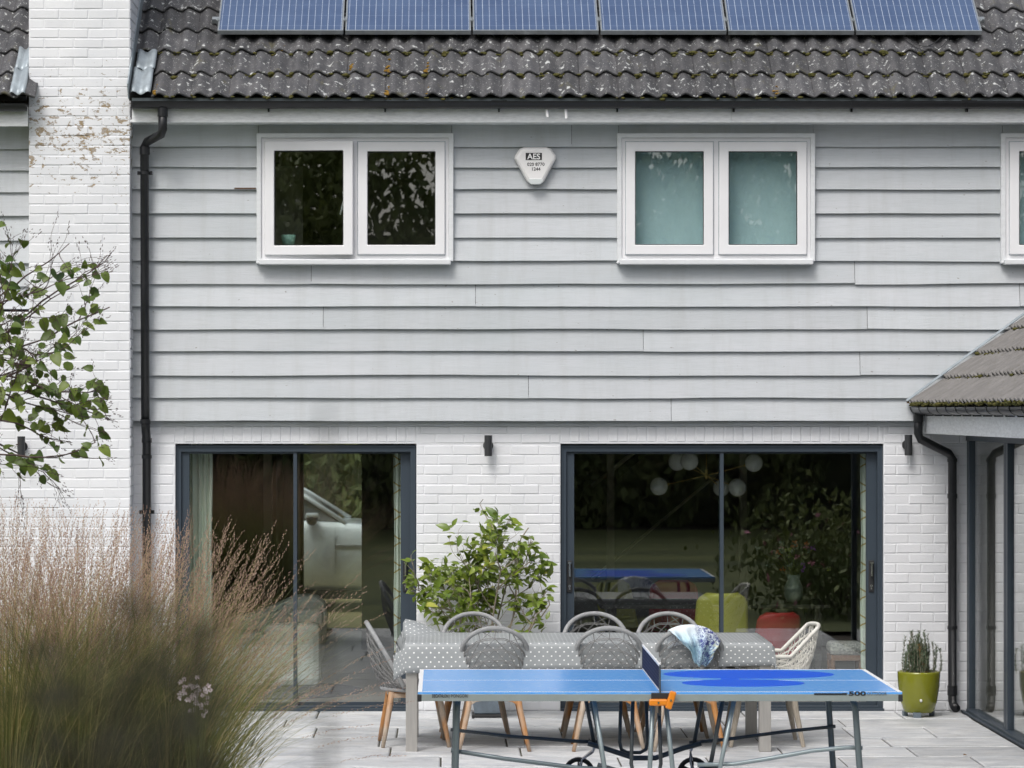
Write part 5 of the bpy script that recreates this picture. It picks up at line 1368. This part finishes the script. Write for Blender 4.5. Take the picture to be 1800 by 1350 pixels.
for k in range(90):
    a = rr_.uniform(0,6.28); d = Vector((math.cos(a)*rr_.uniform(.05,.75), math.sin(a)*rr_.uniform(.05,.6), 1)).normalized()
    p = Vector((rr_.gauss(0,.055), rr_.gauss(0,.05), pz+.29)); L_ = rr_.uniform(.14,.31)*(1.1 if abs(d.x) < .25 else .85)
    pts = [p]
    for q in range(10): d = (d+Vector((-p.x*.3, 0, .10))).normalized(); p = p+d*L_/10; pts.append(p)
    sm_.tube(pts, [.0028]*4+[.0018]*7, 4, cap=False)
    mbx = dn if k in (7, 19) else nd_
    for q in range(110):
        f = rr_.uniform(.08,1)*10; i0 = min(9, int(f)); c = pts[i0].lerp(pts[i0+1], f-i0); b2 = rr_.uniform(0,6.28)
        e = (Vector((math.cos(b2), math.sin(b2), .9))).normalized(); sd2 = e.cross(Vector((rr_.gauss(0,1), rr_.gauss(0,1), .2))).normalized(); s_ = rr_.uniform(.016,.030)
        mbx.add([c-sd2*.0026, c+sd2*.0026, c+e*s_], [(0,1,2)])
sm_.build('stems', M['bark_pale'], rz, fix=False); tag(nd_.build('needles', M['rosemary_leaf'], rz, fix=False), kind='stuff'); tag(dn.build('dead_needles', M['dead_leaf'], rz, fix=False), kind='stuff')

# fallen leaves on the paving
fm = leaf_mesh('fallen_leaf', .05, .026, .3, False, .2, 'camellia_leaf'); fm.materials.clear(); mat('brown_leaf', (.20,.12,.06), .8); fm.materials.append(M['brown_leaf'])
for (px, py, lb) in ((1361, 1333, 'brown fallen leaf on the paving beside the table-tennis leg'), (1694, 1331, 'small brown fallen leaf at the right end of the paving'), (1378, 1331, 'curled brown leaf near the bottom edge of the paving')):
    D = F*HC/(py-VPY); tag(put('fallen_leaf', fm, None, None, ((px-VPX)*D/F, D+CY, .012), (R(10), R(15), rr_.uniform(0,6))), lb, 'leaf', 'fallen leaves on the paving')

# flowering shrub on the lawn, out of the frame but mirrored in the wide door
fs = random.Random(91); fsc = Vector((4.5, -11.2, 0))
fsh = thing('garden_shrub', 'pink flowering shrub mirrored in the right half of the wide door', 'shrub', fsc)
lf_, fw_, sm_ = MB(), MB(), MB()
for k in range(3200):
    p = Vector((fs.gauss(0,.55), fs.gauss(0,.5), abs(fs.gauss(.55,.38)))); e = Euler((fs.uniform(0,6), fs.uniform(0,6), fs.uniform(0,6))).to_matrix(); s_ = fs.uniform(.03,.07)
    (fw_ if fs.random() < .02 else lf_).add([p-e@Vector((s_,0,0)), p+e@Vector((0,s_*.5,0)), p+e@Vector((s_,0,0)), p-e@Vector((0,s_*.5,0))], [(0,1,2,3)])
for k in range(14): sm_.tube([(fs.gauss(0,.05), fs.gauss(0,.05), 0), (fs.gauss(0,.3), fs.gauss(0,.3), .5), (fs.gauss(0,.5), fs.gauss(0,.5), 1.0)], [.012,.008,.003], 5, cap=False)
sm_.build('stems', M['twig_dark'], fsh, fix=False); tag(lf_.build('foliage', M['wood_leaf'], fsh, fix=False), kind='stuff'); tag(fw_.build('flowers', M['petal_pink'], fsh, fix=False), kind='stuff')

# ================================================================== INSIDE THE ROOMS
# cream tub armchair in the sitting room
tb = thing('tub_armchair', 'cream upholstered tub armchair inside the left sliding door', 'armchair', (X_(480,1.6), 1.55, .012), R(0))
def tx_(px): return X_(px, 1.5)-X_(480, 1.6)
def tz_(py): return Z_(py, 1.5)-.027
MB().box(tx_(372), tx_(556), -.30, .38, .06, .20).build('base', M['sofa_cloth'], tb, bevel=.03)
MB().box(tx_(372), tx_(470), -.28, .30, .205, tz_(1108)).build('seat_cushion', M['sofa_cloth'], tb, bevel=.05)
MB().box(tx_(466), tx_(566), -.33, -.06, .05, tz_(1092)).build('arm', M['sofa_cloth'], tb, bevel=.06)
MB().prism([(tx_(400),.22),(tx_(404),tz_(1085)),(tx_(440),tz_(1080)),(tx_(478),tz_(1066)),(tx_(510),tz_(1051)),(tx_(532),tz_(1047)),(tx_(556),tz_(1050)),(tx_(570),tz_(1062)),(tx_(574),tz_(1085)),(tx_(566),.22)], .10, .36).build('back', M['sofa_cloth'], tb, bevel=.05)
MB().box(tx_(508), tx_(568), -.055, .095, .22, tz_(1070)).build('side', M['sofa_cloth'], tb, bevel=.05)
MB().box(tx_(390), tx_(545), -.25, .32, .0, .058).build('plinth', M['stair_dark'], tb)
rgm = MB().lathe([(.0,.0),(.75,.0),(.75,.012),(.0,.014)], 36); o = rgm.build('rug', M['rug'], None); o.location = (X_(480,1.6), 1.55, .001+.0115-.012); tag(o, 'dark round rug under the cream armchair', 'rug')
o.location.z = .0125; tb.location.z = .027
# chandelier
ch = thing('chandelier', 'brass chandelier with white glass globes inside the wide door', 'chandelier', at(1241.5, 836, 1.6))
CH = Vector(at(1241.5, 836, 1.6))
MB().tube([(0,0,-.03),(0,0,.05)], .013, 10).tube([(0,0,.05),(0,0,2.31-CH.z)], .004, 6).build('stem', M['brass'], ch)
for (px, py, Y, rpx) in ((1158,855,1.45,15.5),(1190,812,1.75,15.5),(1212,811,1.35,15.5),(1325,814,1.5,15.5),(1268,858,1.75,14.5),(1296,857,1.45,15.5)):
    q = Vector(at(px, py, Y))-CH; r_ = rpx*(Y-CY)/F
    a_ = MB().tube([(0,0,0), q*.85], .004, 6).build('arm', M['brass'], ch)
    dirn = q.normalized(); MB().tube([q*.80, q*.90], .012, 8).build('socket', M['brass'], a_)
    # open globe: a sphere with a round mouth turned down and outwards
    gm_ = MB(); prof = [(r_*math.sin(math.pi*k/14), -r_*math.cos(math.pi*k/14)) for k in range(2, 15)]
    gm_.lathe([(max(1e-4,a1), z_) for a1, z_ in prof], 20)
    go = gm_.build('globe', M['opal_glass'], ch, smooth=True, solid=.004); go.location = q
    go.rotation_euler = (R(60 if px == 1212 else 25), R(-25 if q.x > 0 else 25), 0)
# indoor table with shell chairs, vase
it = thing('indoor_table', 'dark table inside the wide sliding door under the chandelier', 'table', (2.25, 1.75, .012))
MB().box(-.95, .95, -.42, .42, .70, .735).build('top', M['stair_dark'], it, bevel=.005)
for sx_ in (-1,1):
    for sy in (-1,1): MB().box(sx_*.85-.03, sx_*.85+.03, sy*.34-.03, sy*.34+.03, 0, .699).build('leg', M['stair_dark'], it)
def shell(loc, rz_, m, label):
    t = thing('shell_chair', label, 'chair', loc, rz_, 'moulded chairs round the indoor table')
    mb = MB()
    def sh(i, j):
        u = i/16*2-1; v = j/12
        wv = .225*(1-.10*v)*(1 if v < .8 else math.sqrt(max(.05, 1-((v-.8)/.21)**2))*.55+.45)
        return (u*wv, -.22-.10*v+.075*u*u, .42+.44*v)
    mb.grid(sh, 16, 12); mb.build('back_shell', M[m], t, smooth=True, solid=.012)
    MB().grid(lambda i, j: ((i/12*2-1)*.22, -.23+.44*j/10, .425+.03*((i/12*2-1)**2)-.015*math.sin(math.pi*j/10)), 12, 10).build('seat', M[m], t, smooth=True, solid=.012)
    for sx_ in (-1,1):
        for sy in (-1,1): MB().tube([(sx_*.12, sy*.12, .42), (sx_*.23, sy*.22, 0)], [.014,.010], 8).build('leg', M['stair_dark'], t)
    return t
shell((X_(1266,.95)+.0, 1.12, .012), R(2), 'lime_shell', 'lime green shell chair seen from behind through the wide door')
shell((X_(1112,2.4), 2.5, .012), R(-140), 'lime_shell', 'lime green shell chair at the far left of the indoor table')
shell((X_(1350,1.4), 1.32, .012), R(16), 'red_shell', 'low red shell chair right of the lime one inside the wide door').scale = (.92, .92, .80)
shell((X_(1190,2.3), 2.45, .012), R(180), 'red_shell', 'red shell chair on the far side of the indoor table, left of the lime one')
vz = thing('flower_vase', 'vase of mixed flowers on the indoor table', 'vase', at(1395, 1062, 1.65)[:2]+(.749,))
MB().lathe([(.0,0),(.05,0),(.075,.05),(.08,.12),(.05,.19),(.06,.23),(.05,.225),(.04,.18),(.0,.17)], 24).build('vase', M['vase_green'], vz, smooth=True)
vr = random.Random(71); stm = MB(); bl_ = {k: MB() for k in ('petal_pink','petal_orange','petal_violet','camellia_pale','vase_green')}
for k in range(30):
    c = Vector((vr.gauss(0,.13), vr.gauss(0,.08), vr.uniform(.26,.52)))
    stm.tube([(0,0,.18), (c.x*.4, c.y*.4, .3), c], .002, 4, cap=False)
    mm = vr.choice(['petal_pink','petal_orange','petal_violet','camellia_pale','vase_green','vase_green','vase_green'])
    for q in range(9):
        e = Vector((vr.gauss(0,1), vr.gauss(0,1), vr.gauss(0,1))).normalized(); s2 = e.orthogonal().normalized(); s_ = vr.uniform(.02,.04)
        bl_[mm].add([c, c+e*s_*.5+s2*s_*.35, c+e*s_, c+e*s_*.5-s2*s_*.35], [(0,1,2,3)])
stm.build('stems', M['grass_blade'], vz, fix=False)
for k, v_ in bl_.items():
    if v_.f: tag(v_.build('blooms', M[k], vz, fix=False), kind='stuff')
# stool
stl = thing('footstool', 'upholstered stool with wooden legs inside the right curtain', 'stool', (X_(1487,.75), .80, .012))
MB().box(-.14, .14, -.15, .15, .37, .47).build('seat', M['stool_cloth'], stl, bevel=.035)
MB().box(-.13, .13, -.14, .14, .325, .369).build('rail', M['wood_mid'], stl, bevel=.004)
for sx_ in (-1,1):
    for sy in (-1,1): MB().lathe([(.012,0),(.016,.04),(.020,.10),(.013,.13),(.021,.19),(.014,.23),(.020,.28),(.018,.326)], 10, (sx_*.112, sy*.12, 0)).build('leg', M['wood_mid'], stl, smooth=True)
# mint pot on the bedroom sill
mp_ = thing('plant_pot', 'small mint green pot on the sill behind the ajar window', 'pot', (X_(507,.12), .12, Z_(432,.12)))
MB().box(-.06, .06, -.04, .04, -.03, -.003).build('stand', M['stair_dark'], mp_)
MB().lathe([(.0,0),(.045,0),(.055,.05),(.056,.085),(.050,.085),(.047,.06),(.0,.06)], 20).build('pot', M['mint_glaze'], mp_, smooth=True)
sh_ = MB().box(X_(463,.12), X_(785,.12), .03, .22, Z_(432,.12)-.055, Z_(432,.12)-.031).build('inner_sill', M['plaster'], house)

# ================================================================== CAR ON THE DRIVE (seen through the house)
m, nt, b = nm('car_paint'); b.inputs['Base Color'].default_value = (.72,.76,.78,1); b.inputs['Metallic'].default_value = .25; b.inputs['Roughness'].default_value = .28; b.inputs['Coat Weight'].default_value = .6
mat('car_dark', (.015,.016,.018), .35); mat('rim_alloy', (.55,.56,.58), .3, metal=.9); mat('lamp_clear', (.75,.78,.80), .1, coat=1)
mat('car_window', (.03,.04,.035), .06, coat=.5)
CX, CYc = -1.27, 12.9      # windscreen foot; car points to +X
car = thing('parked_car', 'silver car parked on the drive, seen through the sitting room', 'car', (CX, CYc, -.02))
sec = [(x_*1.75 if x_ > 0 else x_, *q_) for (x_, *q_) in [ # x, z low, z shoulder, z belt/top, half width low, half width shoulder, half width top
 (1.02,.42,.62,.78,.62,.70,.60),(.92,.30,.70,.90,.80,.86,.74),(.70,.26,.74,.97,.88,.93,.80),(.35,.25,.78,1.02,.90,.95,.84),(0,.25,.82,1.06,.91,.96,.86),(-.8,.25,.84,1.10,.92,.965,.87),(-1.8,.25,.85,1.13,.92,.965,.87),(-2.8,.26,.86,1.16,.91,.955,.86),(-3.4,.32,.86,1.16,.86,.92,.82),(-3.62,.45,.84,1.10,.74,.80,.72)]]
bd = MB(); n_ = 8
for (x, zl, zs_, zt_, wl0, ws, wt) in sec:
    for (yy, zz) in ((-wl0*.9,zl),(-wl0,zl+.10),(-ws,zs_),(-wt,zt_),(wt,zt_),(ws,zs_),(wl0,zl+.10),(wl0*.9,zl)): bd.v.append((x, yy, zz))
for k in range(len(sec)-1):
    for q in range(n_):
        j = (q+1)%n_; bd.f.append((k*n_+q, k*n_+j, k*n_+n_+j, k*n_+n_+q))
bd.f += [tuple(range(n_)), tuple((len(sec)-1)*n_+q for q in range(n_))]
bd.build('body', M['car_paint'], car, smooth=True, bevel=.02)
cab = [(.05,1.05,.84,1.055,.84),(-.35,1.08,.85,1.34,.72),(-.85,1.10,.86,1.62,.64),(-1.5,1.12,.865,1.70,.63),(-2.5,1.14,.86,1.66,.62),(-3.2,1.15,.84,1.45,.64),(-3.45,1.14,.80,1.17,.78)]
cb_ = MB()
for (x, zb, wb, zt_, wt) in cab: cb_.v += [(x,-wb,zb),(x,-wt,zt_),(x,wt,zt_),(x,wb,zb)]
for k in range(len(cab)-1):
    for q in range(3): cb_.f.append((k*4+q, k*4+q+1, k*4+q+5, k*4+q+4))
cb_.build('cabin_glass', M['car_window'], car, smooth=True)
rf = MB(); rf.add([(-.80,-.655,1.615),(-.80,.655,1.615),(-1.5,.645,1.715),(-1.5,-.645,1.715),(-2.5,.635,1.675),(-2.5,-.635,1.675),(-3.2,.65,1.47),(-3.2,-.65,1.47)], [(0,1,2,3),(3,2,4,5),(5,4,6,7)]); rf.build('roof', M['car_paint'], car, solid=.03)
for sy in (-1, 1):
    MB().tube([(.12,sy*.855,1.05),(-.35,sy*.735,1.345),(-.85,sy*.655,1.63)], [.028,.030,.028], 8).build('pillar', M['car_paint'], car, smooth=True)
    MB().tube([(-1.75,sy*.875,1.12),(-1.85,sy*.645,1.69)], .035, 8).build('pillar', M['car_dark'], car)
    mi = MB().ball((-.27, sy*1.02, 1.10), (.07,.11,.075), 14, 10).build('mirror', M['car_dark'], car, smooth=True)
    MB().box(-.34, -.19, sy*1.02-.10, sy*1.02+.10, 1.12, 1.175).build('mirror_cap', M['car_paint'], mi, bevel=.02)
    MB().box(.0, .40, sy*.958-.008, sy*.958+.008, .76, .80).build('vent_trim', M['rim_alloy'], car, bevel=.004)
    MB().box(1.45, 1.70, sy*.76-.06, sy*.76+.06, .74, .84).build('headlight', M['lamp_clear'], car, bevel=.02)
    MB().box(-1.55, -1.35, sy*.975-.012, sy*.975+.012, .93, .955).build('door_handle', M['rim_alloy'], car, bevel=.004)
    for wx in (.92, -2.35):
        wh = MB().lathe([(.20,-.11),(.33,-.11),(.36,-.08),(.36,.08),(.33,.11),(.20,.11)], 28).build('wheel', M['tyre_rubber'], car, smooth=True); wh.location = (wx, sy*.86, .36); wh.rotation_euler = (R(90),0,0)
        rm = MB().lathe([(.0,.06),(.05,.06),(.06,.04),(.20,.05),(.22,.10),(.24,.10)], 28).lathe([(.0,-.06),(.05,-.06),(.06,-.04),(.20,-.05),(.22,-.10),(.24,-.10)], 28).build('rim', M['rim_alloy'], wh)
MB().box(-.001, .001, -.97, -.945, .45, 1.0).build('door_seam', M['car_dark'], car)
MB().box(-3.4, 1.5, -.90, .90, .16, .26).build('underbody', M['car_dark'], car)
